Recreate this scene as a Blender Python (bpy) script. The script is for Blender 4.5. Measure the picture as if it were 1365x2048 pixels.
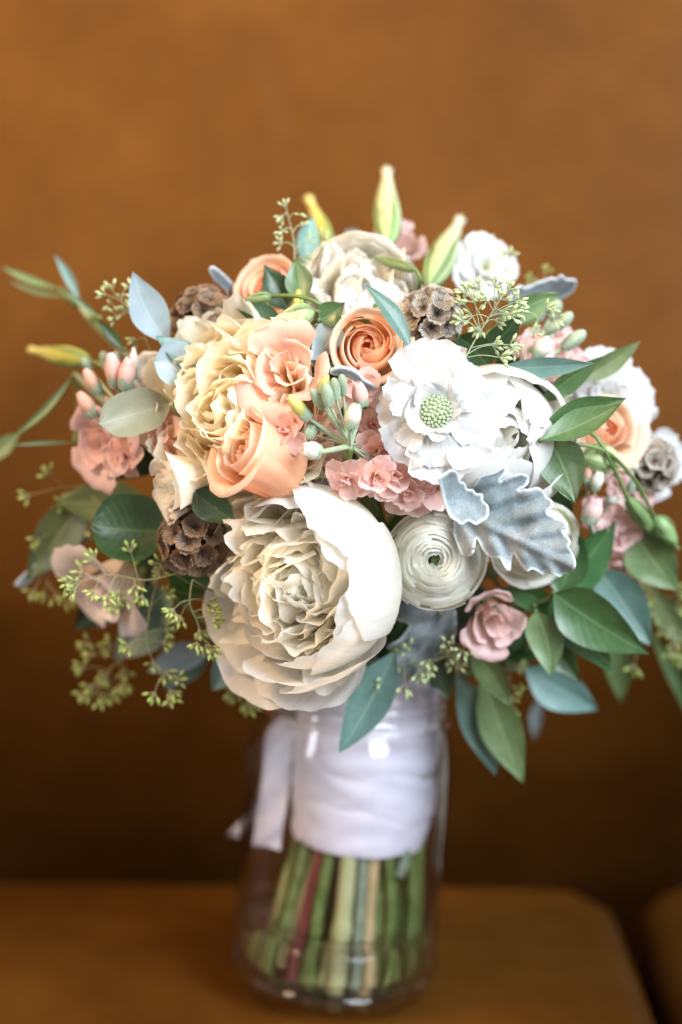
import bpy, math, random
import numpy as np
from mathutils import Vector, Matrix, noise
from mathutils.geometry import delaunay_2d_cdt

for o in list(bpy.data.objects): bpy.data.objects.remove(o)
scn = bpy.context.scene
COL = scn.collection
rad = math.radians

# ------------------------------------------------------------------ camera, world, lamps, exposure
F = 4167.0                       # focal length in photo pixels (photo 1365 x 2048)
PITCH = rad(8.0)
CAM = Vector((0.005, -0.96, 0.363))
cam = bpy.data.cameras.new('camera'); cam_o = bpy.data.objects.new('camera', cam); COL.objects.link(cam_o)
cam_o.location = CAM; cam_o.rotation_euler = (math.pi/2 - PITCH, 0, 0)
cam.sensor_width = 36; cam.sensor_fit = 'AUTO'; cam.lens = 36*F/2048
cam.clip_start = 0.02; cam.clip_end = 50
cam.dof.use_dof = True; cam.dof.focus_distance = 0.842; cam.dof.aperture_fstop = 2.9; cam.dof.aperture_blades = 9
scn.camera = cam_o
scn.view_settings.view_transform = 'Standard'; scn.view_settings.look = 'None'
scn.view_settings.gamma = 1; scn.view_settings.use_curve_mapping = False
scn.view_settings.exposure = 0.33
world = bpy.data.worlds.new('World'); scn.world = world; world.use_nodes = True
world.node_tree.nodes['Background'].inputs[0].default_value = (1.0, 0.93, 0.85, 1)
world.node_tree.nodes['Background'].inputs[1].default_value = 0.38
scn.render.engine = 'CYCLES'; scn.cycles.max_bounces = 14; scn.cycles.diffuse_bounces = 6; scn.cycles.glossy_bounces = 5
scn.cycles.transmission_bounces = 10; scn.cycles.transparent_max_bounces = 24

def area_lamp(name, loc, target, sx, sy, energy, color):
    l = bpy.data.lights.new(name, 'AREA'); l.shape = 'RECTANGLE'; l.size = sx; l.size_y = sy
    l.energy = energy; l.color = color
    o = bpy.data.objects.new(name, l); COL.objects.link(o); o.location = loc
    o.rotation_euler = (Vector(target) - Vector(loc)).to_track_quat('-Z', 'Y').to_euler()
    return o
area_lamp('window_daylight', (1.25, -1.40, 1.40), (0, 0, .24), 1.3, 1.6, 112, (0.80, 0.90, 1.0))
area_lamp('side_window', (-1.15, -1.10, 0.85), (0, 0, .2), 0.22, 1.0, 6, (0.80, 0.88, 1.0))
area_lamp('warm_left_fill', (-0.80, -0.55, 1.10), (-.06, -.05, .30), 0.30, 0.30, 13, (1.0, 0.62, 0.28))  # added warm fill for the left blooms, no known lamp there
sp = bpy.data.lights.new('backrest_glow_spot', 'SPOT'); sp.energy = 72; sp.color = (1.0, 0.74, 0.36); sp.spot_size = rad(30); sp.spot_blend = 1.0; sp.shadow_soft_size = .10  # added spot that makes the warm glow on the upper backrest
spo = bpy.data.objects.new('backrest_glow_spot', sp); COL.objects.link(spo); spo.location = (-.42, -.62, 1.45)
spo.rotation_euler = (Vector((-.03, .22, .47))-spo.location).to_track_quat('-Z', 'Y').to_euler()

FWD = Vector((0, math.cos(PITCH), -math.sin(PITCH))); UPV = Vector((0, math.sin(PITCH), math.cos(PITCH)))
def at(px, py, Y):
    """a photo direction carried to a real depth Y"""
    d = FWD + Vector((1, 0, 0))*((px-682.5)/F) + UPV*(-(py-1024)/F)
    t = (Y-CAM.y)/d.y
    return CAM + d*t
def mpp(Y): return (Y-CAM.y)/F*1.0
def dome(px, py, add=0.0):
    r2 = ((px-690)/690)**2 + ((py-930)/520)**2
    return -0.115*math.sqrt(max(0.0, 1-r2)) + add

# ------------------------------------------------------------------ materials
def new_mat(name):
    m = bpy.data.materials.new(name); m.use_nodes = True
    nt = m.node_tree; nt.nodes.clear()
    return m, nt, nt.nodes.new('ShaderNodeOutputMaterial')
def N(nt, t, **kw):
    n = nt.nodes.new(t)
    for k, v in kw.items():
        if k.startswith('i_'):
            key = k[2:]; n.inputs[int(key) if key.isdigit() else key].default_value = v
        else: setattr(n, k, v)
    return n
def ramp(nt, stops):
    r = N(nt, 'ShaderNodeValToRGB'); e = r.color_ramp.elements
    while len(e) > len(stops): e.remove(e[-1])
    while len(e) < len(stops): e.new(0.5)
    for el, (p, c) in zip(e, stops): el.position = p; el.color = (*c, 1)
    return r
def petal_mat(name, stops, trans=0.35, vein=0.12, rough=0.55, veinscale=38, tsat=None, bump=0.25, sheen=0.0):
    m, nt, out = new_mat(name); L = nt.links.new
    uv = N(nt, 'ShaderNodeUVMap'); sep = N(nt, 'ShaderNodeSeparateXYZ'); L(uv.outputs[0], sep.inputs[0])
    r = ramp(nt, stops)
    # irregular gradient
    tex = N(nt, 'ShaderNodeTexCoord'); n0 = N(nt, 'ShaderNodeTexNoise', i_Scale=90.0, i_Detail=3.0); L(tex.outputs['Object'], n0.inputs['Vector'])
    a = N(nt, 'ShaderNodeMath', operation='MULTIPLY_ADD', i_1=0.22, i_2=-0.11); L(n0.outputs[0], a.inputs[0])
    b = N(nt, 'ShaderNodeMath', operation='ADD'); L(a.outputs[0], b.inputs[0]); L(sep.outputs['Y'], b.inputs[1]); L(b.outputs[0], r.inputs[0])
    # fine veins along the petal
    mp = N(nt, 'ShaderNodeMapping'); mp.inputs['Scale'].default_value = (veinscale, 2.2, 1); L(uv.outputs[0], mp.inputs[0])
    n1 = N(nt, 'ShaderNodeTexNoise', i_Scale=1.0, i_Detail=4.0, i_Roughness=0.6); L(mp.outputs[0], n1.inputs['Vector'])
    mr = N(nt, 'ShaderNodeMapRange'); mr.inputs[1].default_value = .3; mr.inputs[2].default_value = .7
    mr.inputs[3].default_value = 1-vein; mr.inputs[4].default_value = 1.0; L(n1.outputs[0], mr.inputs[0])
    oi = N(nt, 'ShaderNodeObjectInfo'); mo = N(nt, 'ShaderNodeMapRange'); mo.inputs[3].default_value = .93; mo.inputs[4].default_value = 1.03
    L(oi.outputs['Random'], mo.inputs[0])
    mm = N(nt, 'ShaderNodeMath', operation='MULTIPLY'); L(mr.outputs[0], mm.inputs[0]); L(mo.outputs[0], mm.inputs[1])
    mix = N(nt, 'ShaderNodeMix', data_type='RGBA', blend_type='MULTIPLY'); mix.inputs[0].default_value = 1.0
    L(r.outputs[0], mix.inputs[6]); L(mm.outputs[0], mix.inputs[7])
    mp2 = N(nt, 'ShaderNodeMapping'); mp2.inputs['Scale'].default_value = (3.0, 1.5, 1); L(uv.outputs[0], mp2.inputs[0])
    va = N(nt, 'ShaderNodeVectorMath', operation='ADD'); L(mp2.outputs[0], va.inputs[0]); L(oi.outputs['Random'], va.inputs[1])
    n3 = N(nt, 'ShaderNodeTexNoise', i_Scale=1.0, i_Detail=2.0, i_Roughness=.45, i_Distortion=.5); L(va.outputs[0], n3.inputs['Vector'])
    b0 = N(nt, 'ShaderNodeBump', i_Strength=.22, i_Distance=0.0035); L(n3.outputs[0], b0.inputs['Height'])
    bp = N(nt, 'ShaderNodeBump', i_Strength=bump, i_Distance=0.0004); L(n1.outputs[0], bp.inputs['Height']); L(b0.outputs[0], bp.inputs['Normal'])
    p = N(nt, 'ShaderNodeBsdfPrincipled', i_Roughness=rough); p.inputs['Specular IOR Level'].default_value = 0.3
    L(mix.outputs[2], p.inputs['Base Color']); L(bp.outputs[0], p.inputs['Normal'])
    p.inputs['Sheen Weight'].default_value = sheen
    t = N(nt, 'ShaderNodeBsdfTranslucent')
    g = N(nt, 'ShaderNodeGamma', i_Gamma=tsat or 1.08); L(mix.outputs[2], g.inputs[0]); L(g.outputs[0], t.inputs[0])
    s = N(nt, 'ShaderNodeMixShader', i_0=trans); L(p.outputs[0], s.inputs[1]); L(t.outputs[0], s.inputs[2]); L(s.outputs[0], out.inputs[0])
    return m
def leaf_mat(name, dark, light, rib, rough=0.4, trans=0.25, spec=0.5, waxy=0.0):
    m, nt, out = new_mat(name); L = nt.links.new
    uv = N(nt, 'ShaderNodeUVMap'); sep = N(nt, 'ShaderNodeSeparateXYZ'); L(uv.outputs[0], sep.inputs[0])
    tex = N(nt, 'ShaderNodeTexCoord'); n0 = N(nt, 'ShaderNodeTexNoise', i_Scale=110.0, i_Detail=8.0, i_Roughness=.7); L(tex.outputs['Object'], n0.inputs['Vector'])
    r = ramp(nt, [(.3, dark), (.7, light)]); L(n0.outputs[0], r.inputs[0])
    # |u - .5|
    s1 = N(nt, 'ShaderNodeMath', operation='SUBTRACT', i_1=0.5); L(sep.outputs['X'], s1.inputs[0])
    ab = N(nt, 'ShaderNodeMath', operation='ABSOLUTE'); L(s1.outputs[0], ab.inputs[0])
    mid = N(nt, 'ShaderNodeMapRange'); mid.inputs[1].default_value = .012; mid.inputs[2].default_value = .035
    mid.inputs[3].default_value = 1; mid.inputs[4].default_value = 0; L(ab.outputs[0], mid.inputs[0])
    edge = N(nt, 'ShaderNodeMapRange'); edge.inputs[1].default_value = .478; edge.inputs[2].default_value = .495
    edge.inputs[3].default_value = 0; edge.inputs[4].default_value = .55; L(ab.outputs[0], edge.inputs[0])
    # side veins
    k = N(nt, 'ShaderNodeMath', operation='MULTIPLY_ADD', i_1=-0.55); L(ab.outputs[0], k.inputs[0]); L(sep.outputs['Y'], k.inputs[2])
    k2 = N(nt, 'ShaderNodeMath', operation='MULTIPLY', i_1=62.0); L(k.outputs[0], k2.inputs[0])
    sn = N(nt, 'ShaderNodeMath', operation='SINE'); L(k2.outputs[0], sn.inputs[0])
    vn = N(nt, 'ShaderNodeMapRange'); vn.inputs[1].default_value = .9; vn.inputs[2].default_value = 1.0
    vn.inputs[3].default_value = 0; vn.inputs[4].default_value = .28; L(sn.outputs[0], vn.inputs[0])
    mx = N(nt, 'ShaderNodeMath', operation='MAXIMUM'); L(mid.outputs[0], mx.inputs[0]); L(vn.outputs[0], mx.inputs[1])
    mx2 = N(nt, 'ShaderNodeMath', operation='MAXIMUM'); L(mx.outputs[0], mx2.inputs[0]); L(edge.outputs[0], mx2.inputs[1])
    mx3 = N(nt, 'ShaderNodeMath', operation='MULTIPLY', i_1=.75); L(mx2.outputs[0], mx3.inputs[0])
    mix = N(nt, 'ShaderNodeMix', data_type='RGBA'); mix.inputs[7].default_value = (*rib, 1)
    L(mx3.outputs[0], mix.inputs[0]); L(r.outputs[0], mix.inputs[6])
    hs = N(nt, 'ShaderNodeHueSaturation'); oi = N(nt, 'ShaderNodeObjectInfo')
    mo = N(nt, 'ShaderNodeMapRange'); mo.inputs[3].default_value = .8; mo.inputs[4].default_value = 1.2; L(oi.outputs['Random'], mo.inputs[0]); L(mo.outputs[0], hs.inputs['Value'])
    mh = N(nt, 'ShaderNodeMapRange'); mh.inputs[3].default_value = .48; mh.inputs[4].default_value = .515; L(oi.outputs['Random'], mh.inputs[0]); L(mh.outputs[0], hs.inputs['Hue'])
    L(mix.outputs[2], hs.inputs['Color'])
    n2 = N(nt, 'ShaderNodeTexNoise', i_Scale=900.0, i_Detail=2.0); L(tex.outputs['Object'], n2.inputs['Vector'])
    ad = N(nt, 'ShaderNodeMath', operation='MULTIPLY_ADD', i_1=.35); L(n2.outputs[0], ad.inputs[0]); L(mx.outputs[0], ad.inputs[2])
    bp = N(nt, 'ShaderNodeBump', i_Strength=.3, i_Distance=-0.0004); L(ad.outputs[0], bp.inputs['Height'])
    p = N(nt, 'ShaderNodeBsdfPrincipled', i_Roughness=rough); p.inputs['Specular IOR Level'].default_value = spec
    L(hs.outputs[0], p.inputs['Base Color']); L(bp.outputs[0], p.inputs['Normal'])
    p.inputs['Coat Weight'].default_value = .25; p.inputs['Coat Roughness'].default_value = .28
    if waxy: p.inputs['Sheen Weight'].default_value = waxy; p.inputs['Sheen Roughness'].default_value = .5
    t = N(nt, 'ShaderNodeBsdfTranslucent'); L(hs.outputs[0], t.inputs[0])
    s = N(nt, 'ShaderNodeMixShader', i_0=trans); L(p.outputs[0], s.inputs[1]); L(t.outputs[0], s.inputs[2]); L(s.outputs[0], out.inputs[0])
    return m
def plain_mat(name, c1, c2, scale=150.0, rough=.5, spec=.4, bump=.2, sheen=0.0, stretch=None, dist=.0005):
    m, nt, out = new_mat(name); L = nt.links.new
    tex = N(nt, 'ShaderNodeTexCoord'); n0 = N(nt, 'ShaderNodeTexNoise', i_Scale=scale, i_Detail=4.0)
    if stretch:
        mp = N(nt, 'ShaderNodeMapping'); mp.inputs['Scale'].default_value = stretch; L(tex.outputs['Object'], mp.inputs[0]); L(mp.outputs[0], n0.inputs['Vector'])
    else: L(tex.outputs['Object'], n0.inputs['Vector'])
    r = ramp(nt, [(.32, c1), (.68, c2)]); L(n0.outputs[0], r.inputs[0])
    bp = N(nt, 'ShaderNodeBump', i_Strength=bump, i_Distance=dist); L(n0.outputs[0], bp.inputs['Height'])
    p = N(nt, 'ShaderNodeBsdfPrincipled', i_Roughness=rough); p.inputs['Specular IOR Level'].default_value = spec
    p.inputs['Sheen Weight'].default_value = sheen
    L(r.outputs[0], p.inputs['Base Color']); L(bp.outputs[0], p.inputs['Normal']); L(p.outputs[0], out.inputs[0])
    return m

M = {}
M['peony'] = petal_mat('peony_petal', [(0, (.84, .80, .54)), (.35, (.90, .87, .76)), (.8, (.93, .92, .89))], .52, .11, bump=.3)
M['peony_in'] = petal_mat('peony_inner_petal', [(0, (.93, .90, .56)), (.4, (.98, .93, .76)), (.85, (.98, .95, .86))], .60, .06, bump=.2)
M['peony_gold'] = petal_mat('peony_warmlit_petal', [(0, (.97, .82, .52)), (.4, (.98, .87, .64)), (.9, (.98, .92, .76))], .60, .06, bump=.2)  # cream petals; the warm glow on this bloom is put into the colour
M['white'] = petal_mat('white_petal', [(0, (.80, .82, .62)), (.3, (.80, .81, .76)), (.9, (.82, .82, .82))], .42, .20, veinscale=46, bump=.6)
M['ranunculus'] = petal_mat('ranunculus_petal', [(0, (.90, .93, .60)), (.45, (.97, .97, .86)), (.9, (.98, .98, .93))], .56, .05)
M['rose'] = petal_mat('rose_petal', [(0, (.97, .60, .32)), (.4, (.97, .67, .46)), (.92, (.98, .78, .64))], .55, .04, tsat=1.1)
M['rose_in'] = petal_mat('rose_inner_petal', [(0, (.98, .54, .26)), (.5, (.98, .63, .38)), (.95, (.98, .75, .56))], .60, .04, tsat=1.05)
M['pink'] = petal_mat('pink_petal', [(0, (.90, .84, .54)), (.22, (.95, .71, .62)), (.8, (.95, .64, .58)), (1, (.96, .80, .75))], .50, .10)
M['blush'] = petal_mat('blush_petal', [(0, (.88, .80, .62)), (.4, (.91, .74, .66)), (.85, (.90, .62, .60)), (1, (.90, .58, .58))], .42, .10)
M['blush2'] = petal_mat('pale_blush_petal', [(0, (.90, .82, .66)), (.4, (.93, .84, .76)), (.95, (.94, .82, .78))], .35, .10)
M['coral'] = petal_mat('coral_petal', [(0, (.90, .66, .44)), (.5, (.91, .60, .44)), (.95, (.92, .58, .50))], .45, .10)
M['cream'] = petal_mat('cream_petal', [(0, (.92, .87, .68)), (.4, (.95, .91, .81)), (.95, (.96, .94, .89))], .48, .10)
M['budgreen'] = petal_mat('bud_petal', [(0, (.42, .54, .24)), (.45, (.60, .67, .38)), (.8, (.74, .76, .50)), (1, (.82, .80, .62))], .25, .18, veinscale=30)
M['budgold'] = petal_mat('golden_bud_petal', [(0, (.40, .45, .08)), (.45, (.60, .58, .14)), (1, (.80, .70, .30))], .25, .15, veinscale=30)
M['sepal'] = leaf_mat('sepal', (0.1700, 0.2720, 0.0935), (0.2720, 0.3910, 0.1700), (0.4080, 0.4930, 0.2720), .5, .25)
M['stocksepal'] = leaf_mat('felt_sepal', (0.2132, 0.2952, 0.1804), (0.3280, 0.3936, 0.2788), (0.4100, 0.4756, 0.3444), .7, .1, .2, .3)
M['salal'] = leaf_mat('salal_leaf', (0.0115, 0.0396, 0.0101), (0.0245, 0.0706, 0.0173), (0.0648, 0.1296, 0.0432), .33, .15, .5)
M['ruscus'] = leaf_mat('ruscus_leaf', (0.0570, 0.1140, 0.0380), (0.1102, 0.1862, 0.0722), (0.1824, 0.2584, 0.1292), .36, .28, .5)
M['green'] = leaf_mat('bright_leaf', (0.0342, 0.1026, 0.0289), (0.0722, 0.1672, 0.0532), (0.1520, 0.2508, 0.1140), .32, .22, .5)
M['euc'] = leaf_mat('eucalyptus_leaf', (0.0780, 0.1794, 0.1560), (0.1482, 0.2652, 0.2262), (0.2574, 0.3666, 0.2964), .45, .18, .4, .3)
M['eucblue'] = leaf_mat('blue_eucalyptus_leaf', (0.2146, 0.2812, 0.3034), (0.2886, 0.3552, 0.3774), (0.3404, 0.4070, 0.3922), .55, .15, .35, .4)
M['olive'] = leaf_mat('olive_leaf', (0.0874, 0.1482, 0.0494), (0.1672, 0.2356, 0.0950), (0.2888, 0.3344, 0.1824), .42, .25, .4)
M['drab'] = leaf_mat('drab_eucalyptus_leaf', (0.1872, 0.2016, 0.1224), (0.2448, 0.2520, 0.1656), (0.2880, 0.2880, 0.2016), .55, .15, .35, .3)
M['stem'] = plain_mat('green_stem', (0.0720, 0.1240, 0.0280), (0.1760, 0.2400, 0.0800), 160, .45, stretch=(1, 1, .12))
M['stempale'] = plain_mat('pale_stem', (0.3680, 0.4000, 0.1920), (0.4800, 0.4800, 0.2720), 120, .45, stretch=(1, 1, .12))
M['stemtan'] = plain_mat('tan_stem', (0.4160, 0.3040, 0.1440), (0.5280, 0.4160, 0.2240), 120, .55, stretch=(1, 1, .12))
M['stemred'] = plain_mat('dark_red_stem', (.10, .018, .022), (.18, .04, .035), 120, .3, stretch=(1, 1, .12))
M['stemblue'] = plain_mat('blue_green_stem', (0.1280, 0.2000, 0.1440), (0.2400, 0.3040, 0.2240), 120, .5, stretch=(1, 1, .12))
M['stemgrey'] = plain_mat('felt_stem', (0.2720, 0.3520, 0.2080), (0.3520, 0.4320, 0.2720), 400, .7, sheen=.3)
M['twig'] = plain_mat('twig', (0.2080, 0.2080, 0.0960), (0.2880, 0.2720, 0.1360), 200, .5)
M['seed'] = plain_mat('seed', (0.2400, 0.3200, 0.0720), (0.3680, 0.4240, 0.1360), 300, .45)
M['seedpale'] = plain_mat('pale_seed', (0.3840, 0.4640, 0.2080), (0.4800, 0.5440, 0.3040), 300, .5)
M['button'] = plain_mat('scabiosa_button', (0.3360, 0.4320, 0.2560), (0.4320, 0.5120, 0.3360), 500, .6)
M['star'] = plain_mat('seed_star', (.035, .020, .016), (.07, .035, .022), 300, .6)

def felt_mat():
    m, nt, out = new_mat('dusty_miller_felt'); L = nt.links.new
    tex = N(nt, 'ShaderNodeTexCoord'); uv = N(nt, 'ShaderNodeUVMap'); sep = N(nt, 'ShaderNodeSeparateXYZ'); L(uv.outputs[0], sep.inputs[0])
    n0 = N(nt, 'ShaderNodeTexNoise', i_Scale=55.0, i_Detail=6.0, i_Roughness=.65); L(tex.outputs['Object'], n0.inputs['Vector'])
    r = ramp(nt, [(.34, (.120, .150, .155)), (.5, (.195, .230, .240)), (.66, (.30, .335, .35))]); L(n0.outputs[0], r.inputs[0])
    n1 = N(nt, 'ShaderNodeTexNoise', i_Scale=1900.0, i_Detail=3.0); L(tex.outputs['Object'], n1.inputs['Vector'])
    r1 = ramp(nt, [(.35, (.72, .72, .72)), (.65, (1.1, 1.1, 1.1))]); L(n1.outputs[0], r1.inputs[0])
    mu = N(nt, 'ShaderNodeMix', data_type='RGBA', blend_type='MULTIPLY'); mu.inputs[0].default_value = 1; L(r.outputs[0], mu.inputs[6]); L(r1.outputs[0], mu.inputs[7])
    e = N(nt, 'ShaderNodeMapRange'); e.inputs[1].default_value = 0; e.inputs[2].default_value = .22; e.inputs[3].default_value = .8; e.inputs[4].default_value = 0
    L(sep.outputs['Y'], e.inputs[0])
    mix = N(nt, 'ShaderNodeMix', data_type='RGBA'); mix.inputs[7].default_value = (.58, .63, .66, 1); L(e.outputs[0], mix.inputs[0]); L(mu.outputs[2], mix.inputs[6])
    bp = N(nt, 'ShaderNodeBump', i_Strength=.5, i_Distance=.0004); L(n1.outputs[0], bp.inputs['Height'])
    p = N(nt, 'ShaderNodeBsdfPrincipled', i_Roughness=.85); p.inputs['Specular IOR Level'].default_value = .15
    p.inputs['Sheen Weight'].default_value = .5; p.inputs['Sheen Roughness'].default_value = .4
    L(mix.outputs[2], p.inputs['Base Color']); L(bp.outputs[0], p.inputs['Normal']); L(p.outputs[0], out.inputs[0])
    return m
M['felt'] = felt_mat()
def cup_mat(name, c0, c1, c2):
    m, nt, out = new_mat(name); L = nt.links.new
    uv = N(nt, 'ShaderNodeUVMap'); sep = N(nt, 'ShaderNodeSeparateXYZ'); L(uv.outputs[0], sep.inputs[0])
    r = ramp(nt, [(0.1, c0), (.45, c1), (1, c2)]); L(sep.outputs['Y'], r.inputs[0])
    k = N(nt, 'ShaderNodeMath', operation='MULTIPLY', i_1=2*math.pi*26); L(sep.outputs['X'], k.inputs[0])
    sn = N(nt, 'ShaderNodeMath', operation='SINE'); L(k.outputs[0], sn.inputs[0])
    mr = N(nt, 'ShaderNodeMapRange'); mr.inputs[1].default_value = .1; mr.inputs[2].default_value = .9; mr.inputs[3].default_value = 0; mr.inputs[4].default_value = .75; L(sn.outputs[0], mr.inputs[0])
    mix = N(nt, 'ShaderNodeMix', data_type='RGBA'); mix.inputs[7].default_value = (c0[0]*.55, c0[1]*.5, c0[2]*.5, 1); L(mr.outputs[0], mix.inputs[0]); L(r.outputs[0], mix.inputs[6])
    p = N(nt, 'ShaderNodeBsdfPrincipled', i_Roughness=.6); L(mix.outputs[2], p.inputs['Base Color'])
    t = N(nt, 'ShaderNodeBsdfTranslucent'); L(mix.outputs[2], t.inputs[0])
    s = N(nt, 'ShaderNodeMixShader', i_0=.3); L(p.outputs[0], s.inputs[1]); L(t.outputs[0], s.inputs[2]); L(s.outputs[0], out.inputs[0])
    return m
M['cup'] = cup_mat('papery_cup', (.22, .17, .13), (.48, .42, .34), (.68, .62, .53))
M['cupdark'] = cup_mat('dark_papery_cup', (.12, .075, .05), (.26, .165, .10), (.36, .24, .15))

def leather_mat():
    m, nt, out = new_mat('brown_leather'); L = nt.links.new
    tex = N(nt, 'ShaderNodeTexCoord')
    n0 = N(nt, 'ShaderNodeTexNoise', i_Scale=7.0, i_Detail=9.0, i_Roughness=.68); L(tex.outputs['Object'], n0.inputs['Vector'])
    r = ramp(nt, [(.3, (.054, .0190, .0026)), (.5, (.078, .0285, .0040)), (.72, (.108, .0415, .0062))]); L(n0.outputs[0], r.inputs[0])
    vo = N(nt, 'ShaderNodeTexVoronoi', i_Scale=620.0); vo.feature = 'DISTANCE_TO_EDGE'; L(tex.outputs['Object'], vo.inputs['Vector'])
    n1 = N(nt, 'ShaderNodeTexNoise', i_Scale=60.0, i_Detail=5.0); L(tex.outputs['Object'], n1.inputs['Vector'])
    ad = N(nt, 'ShaderNodeMath', operation='MULTIPLY_ADD', i_1=1.5); L(n1.outputs[0], ad.inputs[0]); L(vo.outputs[0], ad.inputs[2])
    bp = N(nt, 'ShaderNodeBump', i_Strength=.5, i_Distance=.0006); L(ad.outputs[0], bp.inputs['Height'])
    rr = N(nt, 'ShaderNodeMapRange'); rr.inputs[3].default_value = .42; rr.inputs[4].default_value = .60; L(n0.outputs[0], rr.inputs[0])
    p = N(nt, 'ShaderNodeBsdfPrincipled'); p.inputs['Specular IOR Level'].default_value = .05
    L(r.outputs[0], p.inputs['Base Color']); L(bp.outputs[0], p.inputs['Normal']); L(rr.outputs[0], p.inputs['Roughness']); L(p.outputs[0], out.inputs[0])
    return m
M['leather'] = leather_mat()
M['thread'] = plain_mat('leather_welt', (.10, .032, .006), (.15, .05, .010), 200, .5)
def satin_mat():
    m, nt, out = new_mat('white_satin'); L = nt.links.new
    tex = N(nt, 'ShaderNodeTexCoord'); mp = N(nt, 'ShaderNodeMapping'); mp.inputs['Scale'].default_value = (140, 140, 900); L(tex.outputs['Object'], mp.inputs[0])
    n0 = N(nt, 'ShaderNodeTexNoise', i_Scale=1.0, i_Detail=3.0); L(mp.outputs[0], n0.inputs['Vector'])
    bp = N(nt, 'ShaderNodeBump', i_Strength=.15, i_Distance=.0004); L(n0.outputs[0], bp.inputs['Height'])
    p = N(nt, 'ShaderNodeBsdfPrincipled', i_Roughness=.30); p.inputs['Base Color'].default_value = (.73, .71, .83, 1)
    p.inputs['Anisotropic'].default_value = .5; p.inputs['Sheen Weight'].default_value = .25; p.inputs['Specular IOR Level'].default_value = .6
    L(bp.outputs[0], p.inputs['Normal']); L(p.outputs[0], out.inputs[0])
    return m
M['satin'] = satin_mat()
def glass_mat():
    m, nt, out = new_mat('clear_glass'); L = nt.links.new
    tex = N(nt, 'ShaderNodeTexCoord'); n0 = N(nt, 'ShaderNodeTexNoise', i_Scale=28.0, i_Detail=2.0); L(tex.outputs['Object'], n0.inputs['Vector'])
    bp = N(nt, 'ShaderNodeBump', i_Strength=.35, i_Distance=.004); L(n0.outputs[0], bp.inputs['Height'])
    lw = N(nt, 'ShaderNodeLayerWeight', i_Blend=.5); L(bp.outputs[0], lw.inputs['Normal'])
    pw = N(nt, 'ShaderNodeMath', operation='POWER', i_1=2.0); L(lw.outputs['Facing'], pw.inputs[0])
    fr = N(nt, 'ShaderNodeMath', operation='MULTIPLY_ADD', i_1=.80, i_2=.055); L(pw.outputs[0], fr.inputs[0])
    r = ramp(nt, [(.5, (.99, .99, .99)), (.84, (.93, .93, .95)), (.95, (.70, .70, .76)), (1, (.38, .38, .44))]); L(lw.outputs['Facing'], r.inputs[0])
    t = N(nt, 'ShaderNodeBsdfTransparent'); L(r.outputs[0], t.inputs[0])
    g = N(nt, 'ShaderNodeBsdfGlossy', i_Roughness=.03); L(bp.outputs[0], g.inputs['Normal'])
    s = N(nt, 'ShaderNodeMixShader'); L(fr.outputs[0], s.inputs[0]); L(t.outputs[0], s.inputs[1]); L(g.outputs[0], s.inputs[2]); L(s.outputs[0], out.inputs[0])
    return m
M['glass'] = glass_mat()
def clear_mat(name, ior, col):
    m, nt, out = new_mat(name); L = nt.links.new
    p = N(nt, 'ShaderNodeBsdfGlass', i_IOR=ior, i_Roughness=0.0); p.inputs['Color'].default_value = (*col, 1); L(p.outputs[0], out.inputs[0])
    return m
M['water'] = clear_mat('water', 1.33, (.99, 1, .99))
M['thickglass'] = clear_mat('thick_glass', 1.5, (.99, 1, 1))

# ------------------------------------------------------------------ object helpers
def link(name, me, mat, parent=None, mw=None):
    o = bpy.data.objects.new(name, me); COL.objects.link(o)
    if mat is not None and not me.materials: me.materials.append(mat)
    if parent is not None: o.parent = parent
    if mw is not None: o.matrix_local = mw
    return o
def mesh(name, V, Fc, uv=None, smooth=True):
    me = bpy.data.meshes.new(name); me.from_pydata([tuple(v) for v in V], [], Fc)
    if uv is not None:
        l = me.uv_layers.new(name='UVMap'); idx = np.empty(len(me.loops), dtype=np.int32); me.loops.foreach_get('vertex_index', idx)
        l.data.foreach_set('uv', np.asarray(uv, dtype=np.float32)[idx].ravel())
    if smooth: me.polygons.foreach_set('use_smooth', [True]*len(me.polygons))
    me.update(); return me
def grid_faces(nv, nu, off=0, closed=False):
    f = []
    for j in range(nv-1):
        for i in range(nu-1 if not closed else nu):
            a = off+j*nu+i; b = off+j*nu+(i+1) % nu
            f.append((a, b, b+nu, a+nu))
    return f
def thing(name, label, cat, loc=(0, 0, 0), rot=None, group=None):
    o = bpy.data.objects.new(name, None); COL.objects.link(o); o.empty_display_size = .01
    mw = Matrix.Translation(Vector(loc)) @ (rot.to_4x4() if rot else Matrix.Identity(4)); o.matrix_world = mw; o['_'] = 0; del o['_']
    o['label'] = label; o['category'] = cat
    if group: o['group'] = group
    return o, mw
def frame(axis, up=Vector((0, 0, 1))):
    z = Vector(axis).normalized(); y = Vector(up) - z*Vector(up).dot(z)
    if y.length < 1e-4: y = Vector((0, 1, 0)) - z*z.y
    y.normalize(); x = y.cross(z)
    return Matrix((x, y, z)).transposed()
def axis_of(yaw, pitch):
    yw, p = rad(yaw), rad(pitch)
    return Vector((math.sin(yw)*math.cos(p), -math.cos(yw)*math.cos(p), math.sin(p)))
def smooth(x, a, b):
    t = np.clip((x-a)/(b-a), 0, 1); return t*t*(3-2*t)
def cinterp(x, xs, ys):
    """smooth (Catmull-Rom) interpolation through a short table"""
    xs = np.asarray(xs, float); ys = np.asarray(ys, float); m = np.gradient(ys, xs)
    i = np.clip(np.searchsorted(xs, x)-1, 0, len(xs)-2); h = xs[i+1]-xs[i]; t = np.clip((x-xs[i])/h, 0, 1)
    return (2*t**3-3*t**2+1)*ys[i] + (t**3-2*t**2+t)*h*m[i] + (-2*t**3+3*t**2)*ys[i+1] + (t**3-t**2)*h*m[i+1]
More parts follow.
